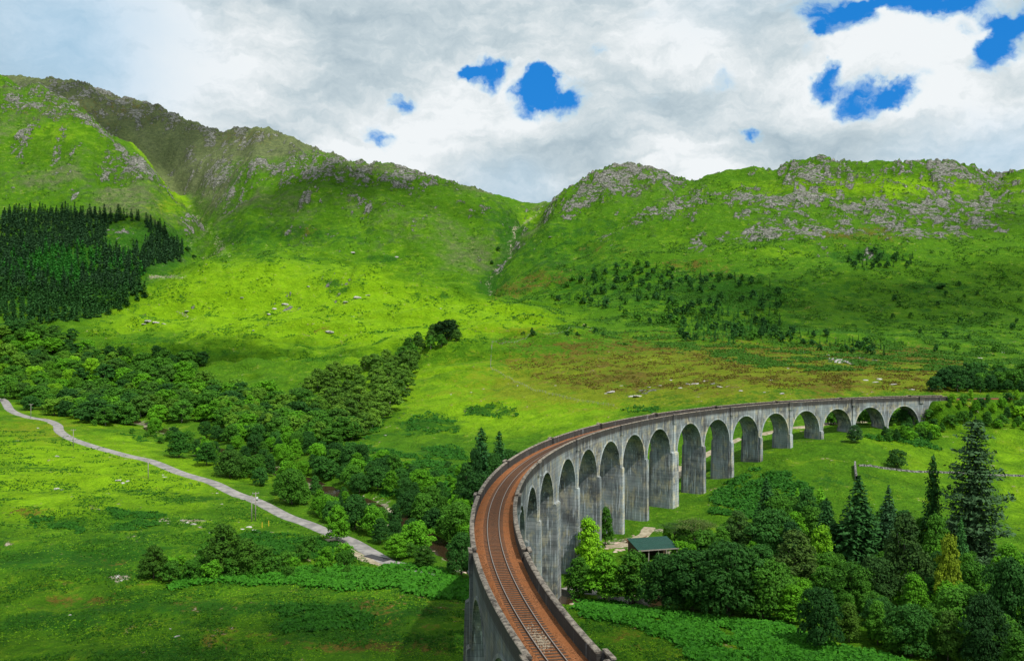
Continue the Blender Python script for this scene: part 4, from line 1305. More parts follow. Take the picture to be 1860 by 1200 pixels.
# --- the trees to the right of the viaduct, one by one: kind, u, top, foot, width, colour, name, label
RT = [
    ('bigfir', 1768, 762, 1040, 122, (0.030, 0.075, 0.032), 'fir_tree', 'tallest tree on the right, an open dark fir rising over the grass slope'),
    ('cypress', 1693, 828, 1010, 42, C_DARK, 'spruce_tree', 'narrow dark spruce just left of the tallest fir'),
    ('spruce', 1558, 868, 1045, 120, C_FIR, 'spruce_tree', 'broad black green spruce in the middle of the right hand wood'),
    ('spruce', 1500, 905, 1030, 70, C_FIR, 'spruce_tree', 'dark spruce touching the left side of the broad black green one'),
    ('spruce', 1612, 885, 1040, 70, C_FIRB, 'spruce_tree', 'dark spruce between the broad one and the tall weeping birch'),
    ('spruce', 1391, 868, 975, 60, C_FIR, 'spruce_tree', 'leftmost dark spruce at the upper edge of the right hand wood'),
    ('ash', 1464, 884, 985, 56, C_DARK, 'broadleaf_tree', 'dark round tree at the upper edge beside the leftmost spruce'),
    ('ash', 1425, 905, 1000, 46, C_OAK, 'broadleaf_tree', 'slim mid green tree squeezed behind the leftmost spruce'),
    ('birch', 1443, 958, 1085, 118, (0.062, 0.135, 0.024), 'birch_tree', 'wide olive green birch in front of the dark spruces'),
    ('ash', 1492, 952, 1060, 62, C_LIME, 'broadleaf_tree', 'bright lime green tree behind the wide olive birch'),
    ('birch', 1642, 925, 1100, 108, (0.042, 0.105, 0.022), 'birch_tree', 'tall weeping birch with grey green hanging crown'),
    ('ash', 1722, 968, 1125, 58, C_YEL, 'broadleaf_tree', 'slender yellow green tree right of the weeping birch'),
    ('ash', 1700, 930, 1050, 60, C_OAK, 'broadleaf_tree', 'mid green tree under the narrow dark spruce'),
    ('spruce', 1745, 940, 1060, 44, C_FIR, 'spruce_tree', 'thin dark spruce at the foot of the tallest fir'),
    ('oak', 1258, 996, 1105, 130, C_DARK, 'oak_tree', 'dark oak nearest the green roofed shed'),
    ('oak', 1322, 982, 1118, 140, C_DARK, 'oak_tree', 'largest dark oak of the row below the shed'),
    ('oak', 1385, 1010, 1120, 110, C_OAK, 'oak_tree', 'oak at the right end of the row below the shed'),
    ('oak', 1205, 1006, 1108, 90, C_DARK, 'oak_tree', 'small dark oak at the left end of the row below the shed'),
    ('ash', 1150, 998, 1098, 96, C_OAK, 'broadleaf_tree', 'mid green tree just below and left of the shed'),
    ('ash', 1098, 1000, 1092, 84, C_MID, 'broadleaf_tree', 'green tree between the shed and the viaduct piers'),
    ('ash', 1052, 1010, 1085, 60, C_OAK, 'broadleaf_tree', 'dark green tree against the foot of the nearest visible pier'),
    ('ash', 1068, 938, 1050, 62, C_LIME, 'broadleaf_tree', 'bright green tree growing up against the piers'),
    ('ash', 1100, 918, 990, 34, C_OAK, 'broadleaf_tree', 'slim dark tree standing between two piers'),
    ('scots', 1262, 938, 1000, 74, (0.075, 0.125, 0.03), 'scots_pine', 'flat topped open pine between shed and spruces'),
    ('scots', 1225, 945, 988, 52, (0.045, 0.11, 0.026), 'scots_pine', 'smaller flat pine close behind the shed'),
    ('ash', 1340, 925, 1005, 60, (0.05, 0.13, 0.025), 'broadleaf_tree', 'grey green tree between the flat topped pine and leftmost spruce'),
    ('ash', 1310, 955, 1010, 44, C_OAK, 'broadleaf_tree', 'small dark tree right of the flat topped pine'),
    ('ash', 1440, 1060, 1130, 70, C_MID, 'broadleaf_tree', 'bright mid green tree beside the right end of the oak row'),
    ('oak', 1490, 1066, 1178, 88, (0.02, 0.085, 0.016), 'oak_tree', 'rounded dark oak standing out over the bracken field'),
    ('ash', 1542, 1092, 1165, 56, (0.058, 0.14, 0.014), 'broadleaf_tree', 'olive green tree right of the rounded dark oak'),
    ('ash', 1594, 1088, 1170, 48, C_OAK, 'broadleaf_tree', 'narrow mid green tree at the bottom edge of the wood'),
    ('oak', 1655, 1096, 1190, 100, (0.028, 0.115, 0.018), 'oak_tree', 'wide green oak at the bottom of the wood above the frame edge'),
    ('oak', 1545, 1020, 1110, 90, C_OAK, 'oak_tree', 'dark oak in front of the broad spruce'),
    ('oak', 1590, 1010, 1105, 80, (0.03, 0.09, 0.02), 'oak_tree', 'grey green oak between the broad spruce and weeping birch'),
    ('ash', 1722, 1105, 1200, 60, (0.06, 0.15, 0.02), 'broadleaf_tree', 'yellowish tree below the slender yellow green one'),
    ('oak', 1838, 1010, 1180, 110, C_DARK, 'oak_tree', 'large dark oak at the right edge of the picture'),
    ('oak', 1785, 1080, 1215, 90, (0.018, 0.07, 0.016), 'oak_tree', 'very dark oak at the lower right corner'),
    ('ash', 1830, 985, 1075, 70, C_MID, 'broadleaf_tree', 'green tree behind the large dark oak at the right edge'),
    ('oak', 1768, 1020, 1120, 80, C_OAK, 'oak_tree', 'oak standing under the tallest fir'),
    ('ash', 1850, 1150, 1240, 80, C_OAK, 'broadleaf_tree', 'tree cut by the lower right corner of the picture'),
    ('ash', 1660, 1040, 1130, 60, C_MID, 'broadleaf_tree', 'green tree in front of the weeping birch'),
    ('bush', 1629, 815, 850, 40, (0.035, 0.11, 0.02), 'shrub', 'lone round dark shrub on the grass slope beyond the wood'),
    ('ash', 1553, 770, 803, 30, (0.03, 0.09, 0.03), 'broadleaf_tree', 'small tree in front of the third arch from the far end'),
]
for a in RT: ptree(*a)

def fill(poly, dmin, nmax, seed, kinds, cols, hr, name, label, group, wide=(.85, 1.15), **kw):
    pts = scatter(poly, dmin, nmax, seed, **{k: v for k, v in kw.items() if k in ('ok', 'tries', 'ymin', 'excl')})
    for x, y, u, v in pts:
        kk_ = rnd.choice(kinds)
        tree(kk_, x, y, rnd.uniform(*hr), rnd.uniform(*wide), rnd.choice(cols), name, label, kw.get('cat', 'tree'), group, kw.get('parts', True))
    return pts


# the undergrowth trees of the right-hand wood
RWOOD = [(1200, 1075), (1400, 1010), (1500, 1005), (1640, 1015), (1760, 1030), (1860, 1060), (1900, 1200), (1860, 1215), (1640, 1195), (1500, 1125), (1400, 1118), (1210, 1108)]
fill(RWOOD, 4.2, 80, 3, ['ash', 'oak', 'ash'], [C_OAK, C_MID, C_DARK, C_OAK], (5, 8.5), 'young_tree', 'low young tree filling a gap in the wood right of the viaduct', 'low trees filling the right hand wood')
fill([(1370, 975), (1400, 950), (1480, 955), (1540, 985), (1640, 985), (1700, 990), (1760, 1010), (1700, 1040), (1500, 1040), (1400, 1020)], 5.5, 26, 43, ['ash', 'spruce', 'ash', 'oak'], [C_OAK, C_DARK, C_FIR, C_MID], (7, 11), 'wood_tree', 'tree standing close among the spruces of the right hand wood', 'trees among the spruces')
fill([(1205, 985), (1350, 985), (1400, 1030), (1260, 1040)], 5, 12, 44, ['ash', 'bush'], [C_OAK, C_MID, (0.06, .13, .03)], (3.5, 6.5), 'young_tree', 'low tree on the edge of the wood behind the shed', 'low trees behind the shed')
# bushes round the far abutment and beside the railway
FARB = [(1590, 800), (1680, 765), (1710, 735), (1730, 728), (1860, 728), (1930, 740), (1930, 790), (1860, 780), (1740, 775), (1690, 800), (1640, 803)]
fill(FARB, 3.6, 95, 4, ['bush', 'bush', 'ash'], [C_OAK, C_MID, C_LIME, C_DARK, (0.05, .17, .02)], (2.5, 5.0), 'shrub', 'green shrub on the bank round the far end of the viaduct', 'shrubs round the far end of the viaduct', cat='shrub')
FARW = [(1690, 712), (1720, 690), (1860, 688), (1930, 690), (1930, 712)]
fill(FARW, 4.5, 60, 5, ['midbroad', 'midround', 'bush'], [C_DARK, C_OAK, C_FIR], (5, 9), 'belt_tree', 'dark tree in the belt above the railway beyond the viaduct', 'dark trees above the railway line', ymin=372)
fill([(1480, 772), (1640, 762), (1660, 775), (1560, 790)], 6, 14, 6, ['bush', 'midbroad'], [C_DARK, C_OAK], (4, 7), 'broadleaf_tree', 'dark tree seen through the far arches', 'trees behind the far arches', ymin=352)

# --- trees of the valley on the left
LT = [
    ('midbroad', 812, 580, 616, 52, (0.013, 0.05, 0.010), 'oak_tree', 'single large dark round oak at the top of the tree line on the pasture'),
    ('cypress', 873, 778, 905, 42, (0.016, 0.075, 0.02), 'poplar_tree', 'tallest dark poplar left of the viaduct bend'),
    ('cypress', 906, 784, 895, 34, (0.02, 0.085, 0.02), 'poplar_tree', 'slimmer poplar right beside the tallest one'),
    ('oak', 893, 822, 900, 60, C_DARK, 'oak_tree', 'dark oak filling the gap between the two poplars'),
    ('ash', 846, 838, 912, 46, (0.03, .11, .02), 'broadleaf_tree', 'dark green tree at the left foot of the poplar group'),
    ('ash', 912, 850, 915, 50, C_OAK, 'broadleaf_tree', 'dark green tree low against the parapet beside the poplars'),
    ('ash', 862, 812, 910, 40, (0.016, 0.07, 0.016), 'broadleaf_tree', 'dark tree leaning on the left of the tallest poplar'),
    ('oak', 925, 815, 890, 56, C_DARK, 'oak_tree', 'dark oak touching the parapet at the bend'),
    ('oak', 868, 858, 945, 80, C_DARK, 'oak_tree', 'dark oak under the two poplars'),
    ('oak', 836, 910, 985, 80, C_OAK, 'oak_tree', 'dark oak left of the parapet over the river'),
    ('oak', 838, 965, 1045, 60, C_DARK, 'oak_tree', 'dark oak close to the viaduct wall above the road'),
    ('ash', 612, 915, 985, 50, C_MID, 'broadleaf_tree', 'green tree standing at the near side of the road'),
    ('oak', 530, 852, 915, 66, C_OAK, 'oak_tree', 'oak on the river side of the road behind the transformer poles'),
    ('oak', 418, 815, 866, 56, (0.04, 0.12, 0.016), 'oak_tree', 'rounded roadside oak above the bend of the single utility pole'),
    ('ash', 325, 782, 830, 50, (0.03, 0.13, 0.016), 'broadleaf_tree', 'lone green tree on the verge with its shadow on the grass'),
    ('ash', 375, 802, 845, 44, (0.03, 0.12, 0.016), 'broadleaf_tree', 'second green tree along the verge after the lone one'),
    ('ash', 279, 988, 1050, 54, (0.038, 0.115, 0.012), 'broadleaf_tree', 'conical green tree alone in the near meadow'),
    ('ash', 405, 948, 1045, 80, (0.045, 0.13, 0.012), 'broadleaf_tree', 'tall leaning green tree in the near meadow hedge'),
    ('ash', 448, 975, 1045, 60, (0.04, 0.12, 0.012), 'broadleaf_tree', 'green tree joined to the right of the leaning one'),
    ('ash', 720, 968, 1015, 50, C_MID, 'broadleaf_tree', 'green tree between road and river just before the viaduct'),
    ('ash', 770, 990, 1030, 46, (0.04, .13, .014), 'broadleaf_tree', 'low tree right of the road end'),
]
for a in LT: ptree(*a)

_rcl = catmull(river, 6); _rdl = catmull(rp, 4)
def nearline(P, L, d): return (((L - np.array(P[:2])) ** 2).sum(1).min()) < d * d
def okv(u, v, P, q): return not nearline(P, _rdl, 5.5) and not nearline(P, _rcl, 5.2)


W1 = [(-60, 590), (0, 603), (60, 600), (120, 612), (170, 648), (250, 658), (380, 655), (345, 692), (400, 712), (560, 740), (645, 800), (600, 812), (440, 800), (380, 765), (200, 775), (60, 752), (-60, 712)]
v1p = fill(W1, lambda P: 6.8 + .001 * P[1], 260, 7, ['midbroad', 'midround', 'midbroad'], [C_OAK, C_MID, C_BIR, (0.05, .15, .02), C_DARK, C_OAK], (7.5, 12), 'broadleaf_tree',
     'broadleaf tree crowded in the wood along the valley floor', 'trees of the valley wood', (1.15, 1.6), ok=okv, excl=[[(340, 690), (395, 660), (420, 640), (700, 640), (560, 700), (430, 706)]])
fill([(0, 660), (120, 655), (180, 690), (170, 740), (40, 735), (0, 705)], 9, 16, 17, ['oak'], [C_LIME, (0.07, .21, .015)], (10, 12), 'broadleaf_tree', 'bright green spreading tree in the wood near the left edge', 'bright spreading trees at the left edge', ok=okv)
W2 = [(250, 782), (560, 805), (660, 830), (720, 860), (790, 905), (850, 940), (860, 1010), (800, 1005), (720, 1000), (640, 975), (560, 930), (480, 885), (380, 845), (300, 812)]
fill(W2, 5.4, 120, 8, ['ash', 'oak', 'midbroad'], [C_OAK, C_MID, (0.03, .12, .018), C_DARK], (5, 8.5), 'riverside_tree', 'green tree on the banks of the stream between road and pasture', 'trees along the stream', ok=okv)
W3 = [(555, 715), (600, 690), (650, 668), (740, 655), (765, 668), (745, 705), (715, 745), (690, 790), (640, 800), (600, 760)]
fill(W3, 8.6, 44, 9, ['midround'], [(0.085, .20, .022), (0.10, .225, .024), (0.065, .165, .02)], (8.5, 13), 'birch_tree', 'rounded olive green birch in the clump on the pasture', 'birch clump on the pasture', (1.0, 1.3), ymin=380)
fill([(400, 735), (520, 735), (630, 765), (630, 812), (520, 812), (400, 790)], 8.4, 24, 19, ['midround', 'birch'], [(0.08, .20, .02), C_BIR, (0.11, .24, .02)], (9, 12), 'birch_tree', 'light green birch at the lower edge of the clump by the stream', 'light birches by the stream')
fill([(712, 668), (740, 628), (790, 606), (812, 612), (835, 616), (810, 628), (770, 650), (735, 672)], 7, 22, 10, ['midround', 'midbroad'], [(0.045, .12, .018), C_OAK], (7, 10), 'broadleaf_tree', 'tree in the line climbing the pasture to the single dark oak', 'tree line climbing the pasture')
fill([(120, 640), (260, 645), (385, 650), (345, 690), (250, 680), (130, 665)], 8, 26, 12, ['midbroad'], [C_OAK, C_DARK], (7, 10), 'broadleaf_tree', 'dark tree at the foot of the bright pasture', 'dark trees at the pasture foot')
# hedge and scrub of the near meadow
fill([(255, 1040), (350, 1020), (450, 1020), (560, 1000), (650, 1020), (640, 1045), (480, 1050), (300, 1056)], 4.0, 40, 13, ['bush'], [(0.04, .15, .012), C_MID, C_OAK], (2.0, 4.4), 'shrub', 'green shrub in the scrub between meadow and road', 'shrubs of the meadow scrub', cat='shrub', ok=okv)
fill([(620, 960), (680, 985), (760, 1015), (830, 1045), (850, 1060), (800, 1060), (740, 1050)], 3.6, 24, 14, ['bush'], [C_MID, C_OAK], (2.0, 4.0), 'shrub', 'shrub on the verge where the road nears the viaduct', 'shrubs at the road end', cat='shrub', ok=okv)
fill([(120, 765), (300, 790), (420, 840), (480, 880), (560, 930), (520, 905), (400, 850), (280, 800)], 5, 12, 15, ['bush'], [C_MID, C_OAK], (1.8, 3.2), 'shrub', 'small shrub on the grass between road and wood', 'shrubs beyond the road', cat='shrub', ok=okv)
fill([(690, 850), (860, 850), (850, 905), (800, 920), (740, 880)], 5, 26, 16, ['bush'], [C_MID, (0.03, .12, .02), (.04, .16, .015)], (1.8, 4.0), 'shrub', 'shrub on the pasture below the poplars', 'shrubs below the poplars', cat='shrub')

# --- the conifer plantation on the left hillside
PL = [(-160, 400), (0, 398), (25, 384), (62, 386), (150, 388), (192, 392), (238, 392), (293, 415), (330, 445), (334, 478), (284, 480), (250, 505), (272, 540), (222, 566), (140, 585), (55, 592), (0, 580), (-160, 590)]
KN = [[(182, 440), (205, 405), (250, 400), (272, 428), (262, 455), (215, 462)]]
def okp(u, v, P, q): return inpoly(u + 16 * float(pn(P[0] / 45, P[1] / 60, 61)), v + 9 * float(pn(P[0] / 50, P[1] / 60, 62)), PL)
pl = scatter(PL, 6.0, 2400, 21, ok=okp, tries=22000, ymin=700, excl=KN)
pl.sort(key=lambda t: t[1])
rest_v, rest_f, nb_ = [], [], 0
base_me = [k_.crown for k_ in KD['farfir']]
bv = []
for me_ in base_me:
    a_ = np.zeros(len(me_.vertices) * 3, dtype=np.float32); me_.vertices.foreach_get('co', a_); bv.append(a_.reshape(-1, 3))
for i, (x, y, u, v) in enumerate(pl):
    lt_ = math.exp(-((u - 110) / 80) ** 2 - ((v - 488) / 26) ** 2)
    H_ = rnd.uniform(9, 18) + 2.5 * float(pn(x / 40, y / 40, 4))
    cl_ = C_FIRL if rnd.random() < lt_ * 1.1 else (C_FIRB if v < 500 else C_FIR)
    if i < 300:
        tree('farfir', x, y, H_, rnd.uniform(1.15, 1.6), cl_, 'conifer', 'dark conifer packed in the plantation on the left hillside', 'tree', 'conifers of the hillside plantation', parts=False)
    else:
        k_ = rnd.randrange(len(bv)); s_ = H_ / 17; a = rnd.uniform(0, 6.28); w_ = rnd.uniform(1.15, 1.6)
        Q = bv[k_]; c, s = math.cos(a), math.sin(a)
        z = float(gz(x, y))
        rest_v.append(np.stack([(Q[:, 0] * c - Q[:, 1] * s) * s_ * w_ + x, (Q[:, 0] * s + Q[:, 1] * c) * s_ * w_ + y, Q[:, 2] * s_ + z], 1))
        rest_f.append(cl_)
for nm, sel in (('conifer_forest', lambda c: c != C_FIRL), ('young_conifer_forest', lambda c: c == C_FIRL)):
    vs_ = [v_ for v_, c_ in zip(rest_v, rest_f) if sel(c_)]
    if not vs_: continue
    V_ = np.concatenate(vs_)
    o = obj_np(nm, V_, np.arange(len(V_)).reshape(-1, 4), M_NEEDLE)
    o.color = (*(C_FIRB if nm == 'conifer_forest' else C_FIRL), 1)
    tag(o, 'far part of the dark conifer plantation on the left hillside' if nm == 'conifer_forest' else 'lighter green far part of the conifer plantation', 'forest', None, 'stuff')
print('plantation', len(pl))

# --- scattered small trees on the right-hand slope
def okn(thr, sc_=60):
    def f(u, v, P, q): return float(fbm(P[0], P[1], sc_, 2, 99)) > thr + q.uniform(-.15, .15)
    return f


fill([(1000, 545), (1050, 500), (1150, 480), (1280, 500), (1420, 520), (1430, 580), (1380, 620), (1240, 620), (1120, 570)], 7, 200, 22, ['farbush', 'farfir', 'farbush'], [C_DARK, C_OAK, C_FIR], (5, 9), 'small_tree',
     'small dark tree scattered over the scrub of the right hand slope', 'small trees on the right hand slope', parts=False, ok=okn(-.08), ymin=600)
fill([(1235, 575), (1290, 560), (1390, 575), (1400, 610), (1330, 628), (1240, 620)], 5.5, 80, 23, ['farfir'], [(0.035, .15, .025), (0.05, .17, .03)], (5, 8.5), 'young_conifer', 'pale green young conifer in the small plot on the right hand slope', 'young conifers on the right hand slope', parts=False, ymin=600)
fill([(1530, 475), (1580, 455), (1660, 470), (1650, 488), (1560, 490)], 7, 32, 24, ['farbush', 'farfir'], [C_DARK, C_FIR], (5, 8), 'small_tree', 'dark tree in the clump high on the right hand hill', 'dark clump on the right hand hill', parts=False, ymin=800)
fill([(1400, 600), (1500, 610), (1600, 630), (1610, 648), (1500, 640), (1400, 618)], 6, 50, 25, ['farbush', 'farfir'], [C_DARK, C_OAK, C_FIR], (4, 7), 'small_tree', 'tree in the dark band above the heather slope', 'dark band of trees above the heather', parts=False, ymin=500)
fill([(1620, 500), (1860, 470), (1860, 640), (1700, 650), (1620, 600)], 14, 26, 26, ['farbush'], [C_DARK, C_OAK], (3.5, 6.5), 'shrub', 'lone shrub dotted on the far right slope', 'shrubs on the far right slope', parts=False, ok=okn(.05), ymin=500, cat='shrub')
fill([(900, 600), (1060, 590), (1100, 612), (960, 622)], 9, 8, 27, ['farbush'], [C_DARK], (3, 5), 'shrub', 'tiny dark shrub by the moor fence', 'tiny shrubs by the moor fence', parts=False, cat='shrub', ymin=500)
for (u, v, wv) in [(905, 455, 10), (893, 480, 8), (340, 455, 14), (352, 470, 12), (1710, 525, 24), (1700, 640, 12)]:
    P = hit(u, v, 600)
    tree('farbush', P[0], P[1], 6, wv * P[1] / F / 6.7, C_DARK, 'shrub', 'dark shrub growing in a hollow of the hills', 'shrub', 'shrubs in hollows of the hills', parts=False)
#==SPLIT3==

# ------------------------------------------------------------------ bracken, tufts and low scrub (nobody could count them)
def tuftmesh(name, n, weight, size, cols, seed, label, nper=3, dome=.35, ylo=60, yhi=1e9, arange=.6, col=C_MID, up=.5, zoff=0.0):
    """low growth: n clumps spread where weight(x, y) is high"""
    q = np.random.default_rng(seed)
    got = []; tot = 0
    for _ in range(40):
        a = q.uniform(-arange, arange, 60000)
        Y = 1.0 / q.uniform(1.0 / yhi, 1.0 / ylo, 60000) if yhi < 900 else np.exp(q.uniform(math.log(ylo), math.log(yhi), 60000))
        x = a * Y
        wgt = weight(x, Y)
        k = q.random(60000) < wgt
        got.append(np.stack([x[k], Y[k]], 1)); tot += k.sum()
        if tot >= n: break
    P = np.concatenate(got)[:n]
    if len(P) == 0: return None
    s_, rr_ = s_of(P[:, 0], P[:, 1])
    k = ~((np.abs(rr_ - R0) < 6) & (s_ > -8) & (s_ < 380)) & ~((np.abs(rr_ - R0) < 3) & (s_ < 0))
    P = P[k]
    sz = size(P[:, 1]) if callable(size) else np.full(len(P), size)
    C_ = np.repeat(np.stack([P[:, 0], P[:, 1], gz(P[:, 0], P[:, 1]) + zoff], 1), nper, 0)
    S_ = np.repeat(sz, nper)
    C_ = C_ + q.normal(0, 1, C_.shape) * (S_ * .55)[:, None] * [1, 1, 0]
    C_[:, 2] += S_ * dome * q.uniform(.05, 1.0, len(C_))
    V_, F_ = quads(C_, np.tile([0.25, -.35, up], (len(C_), 1)), S_, .8, seed, .6)
    o = obj_np(name, V_, F_, M_LEAF)
    o.color = (*col, 1)
    tag(o, label, None, None, 'stuff')
    return o


def inpoly_np(u, v, poly):
    c = np.zeros(u.shape, bool); j = len(poly) - 1
    for i in range(len(poly)):
        (xi, yi), (xj, yj) = poly[i], poly[j]
        c ^= ((yi > v) != (yj > v)) & (u < (xj - xi) * (v - yi) / (yj - yi + 1e-9) + xi)
        j = i
    return c


def wpoly(polys, thr=-1.0, sc_=9.0, sd_=5, soft=.25):
    def f(x, y):
        z = gz(x, y); u, v = toscreen(x, y, z)
        wa = 900.0 / np.maximum(y, 60)
        u = u + 9 * wa * fbm(x, y, 12, 3, 301); v = v + 3.5 * wa * fbm(x, y, 12, 3, 302)
        m_ = np.zeros(x.shape, bool)
        for P in polys: m_ |= inpoly_np(u, v, P)
        w_ = sstep(thr - soft, thr + soft, fbm(x, y, sc_, 3, sd_)) if thr > -1 else 1.0
        dr_ = np.ones(x.shape)
        return m_ * w_ * dr_
    return f


def offroad(f):
    Rl = _rdl[::2]
    def g_(x, y):
        w_ = f(x, y)
        k = np.nonzero(w_ > 0)[0]
        if len(k) == 0: return w_
        d_ = ((x[k, None] - Rl[None, :, 0]) ** 2 + (y[k, None] - Rl[None, :, 1]) ** 2).min(1)
        w_ = np.array(w_, float); w_[k] *= d_ > 3.6 ** 2
        return w_
    return g_


BR1 = [(1030, 1085), (1120, 1100), (1250, 1122), (1400, 1128), (1500, 1165), (1640, 1200), (1640, 1280), (1300, 1250), (1230, 1170), (1120, 1128), (1060, 1118)]
tuftmesh('bracken', 16000, wpoly([BR1], -.08, 8, 5, .4), .75, None, 31, 'bright green bracken covering the field below the right hand wood', 4, .9, 120, 190, col=(0.045, 0.215, 0.014), up=.9)
tuftmesh('bracken', 7000, wpoly([[(300, 1052), (450, 1044), (640, 1030), (760, 1030), (855, 1062), (860, 1092), (700, 1070), (560, 1062), (420, 1064), (300, 1064)]], -.1, 7, 5, .4), .8, None, 32,
         'bracken hedge line between the near meadow and the road', 4, 1.0, 120, 240, col=(0.035, 0.17, 0.010), up=.9)
tuftmesh('bracken', 5000, offroad(wpoly([[(200, 925), (290, 925), (300, 955), (190, 960)], [(55, 935), (150, 940), (150, 965), (60, 958)], [(510, 1100), (660, 1100), (680, 1140), (520, 1145)],
                                  [(440, 960), (600, 985), (640, 1020), (480, 1010)], [(180, 780), (300, 800), (250, 800)]], .0, 6)), .7, None, 33,
         'dark low bracken patches in the near meadow', 4, .6, 120, 520, col=(0.022, 0.115, 0.008), up=.9)
tuftmesh('bracken', 9000, wpoly([[(740, 758), (780, 745), (825, 760), (830, 785), (740, 790)], [(840, 740), (900, 730), (945, 745), (930, 758), (850, 756)], [(770, 812), (840, 808), (850, 835), (780, 840)],
                                 [(1130, 740), (1190, 738), (1200, 752), (1130, 750)], [(600, 690), (700, 770), (660, 800), (580, 720)], [(640, 800), (860, 850), (860, 940), (700, 900)],
                                 [(1290, 850), (1420, 850), (1480, 900), (1420, 960), (1290, 930)], [(1560, 790), (1700, 790), (1700, 820)]], -.05, 9), .9, None, 34,
         'dark green bracken on banks of the pasture behind the viaduct', 4, .8, 200, 620, col=(0.028, 0.14, 0.012), up=.9)
tuftmesh('rushes', 30000, offroad(wpoly([[(-100, 770), (100, 780), (400, 890), (600, 985), (860, 1090), (860, 1300), (-100, 1300)], [(1000, 1090), (1300, 1170), (1700, 1300), (1000, 1300)]], .10, 14)),
         lambda Y: .16 + Y * .0011, None, 35, 'darker rushes and coarse grass dotted through the near meadow', 3, .5, 115, 520, col=(0.030, 0.125, 0.006), up=.8)
tuftmesh('pale_grass', 16000, offroad(wpoly([[(-100, 770), (100, 780), (400, 890), (600, 985), (860, 1090), (860, 1300), (-100, 1300)], [(1000, 1090), (1300, 1170), (1700, 1300), (1000, 1300)]], .05, 11, 77)),
         lambda Y: .08 + Y * .0007, None, 36, 'pale yellow green grass heads dotted through the near meadow', 3, .4, 115, 520, col=(0.13, 0.30, 0.008), up=.8)
tuftmesh('scrub', 20000, wpoly([[(880, 540), (1000, 470), (1200, 440), (1500, 430), (1900, 440), (1900, 690), (1500, 690), (1050, 610), (900, 570)]], .06, 26, 8, .15),
         lambda Y: 1.0 + Y * .0007, None, 37, 'dark green scrub and heather clumps over the right hand slope', 4, .5, 480, 1250, col=(0.038, 0.130, 0.012), up=.7)
tuftmesh('heather', 9000, wpoly([[(900, 600), (1200, 600), (1750, 640), (1750, 712), (1400, 705), (1100, 712), (930, 680)]], .02, 16, 12, .2),
         lambda Y: .6 + Y * .0006, None, 38, 'rust brown heather clumps on the slope above the viaduct', 3, .35, 380, 760, col=(0.11, 0.095, 0.014), up=.8)
tuftmesh('scrub', 8000, wpoly([[(360, 470), (620, 440), (900, 500), (980, 560), (900, 640), (650, 660), (200, 640), (150, 600)]], .16, 22, 15, .12),
         lambda Y: .8 + Y * .0006, None, 39, 'dark green rushes in the hollows of the bright pasture', 4, .35, 600, 1150, col=(0.045, 0.17, 0.008), up=.8)
tuftmesh('scrub', 7000, wpoly([[(0, 180), (300, 330), (400, 450), (600, 300), (950, 370), (880, 520), (620, 480), (350, 480), (0, 380)], [(980, 380), (1100, 320), (1500, 320), (1900, 330), (1900, 440), (1200, 440), (950, 500)]], .14, 40, 18, .15),
         lambda Y: .9 + Y * .0009, None, 40, 'dark heather and blaeberry clumps over the mountain sides', 4, .4, 1000, 2100, col=(0.045, 0.14, 0.014), up=.7)

# ------------------------------------------------------------------ boulders and outcrops
M_ROCK, n = newmat('boulder_rock')
at = n.add('ShaderNodeNewGeometry').outputs['Position']
finish(n, n.mix(n.ramp(n.noise(at, .9, 6, .7), .35, .62), (0.16, 0.15, 0.13), (0.50, 0.48, 0.45)), .95, n.noise(at, 2.2, 6, .7), .9, .3)
M_RROCK, n = newmat('river_stone')
at = n.add('ShaderNodeNewGeometry').outputs['Position']
finish(n, n.mix(n.ramp(n.noise(at, .5, 4, .7), .35, .65), (0.20, 0.14, 0.10), (0.52, 0.42, 0.34)), .9, n.noise(at, 2.2, 5), .6, .2)
RM = [rock_mesh('boulder', k, .5 + .1 * (k % 3), M_ROCK) for k in range(5)]
RR = [rock_mesh('river_boulder', 20 + k, .55, M_RROCK) for k in range(4)]


def boulder(x, y, r_, me, name, label, group, flat=1.0, wide=1.0):
    o = link(bpy.data.objects.new(name, me))
    o.location = (x, y, float(gz(x, y)) - r_ * .22 * flat); o.scale = (r_ * wide, r_, r_ * flat); o.rotation_euler = (rnd.uniform(-.2, .2), rnd.uniform(-.2, .2), rnd.uniform(0, 6.28))
    return tag(o, label, 'rock', group)


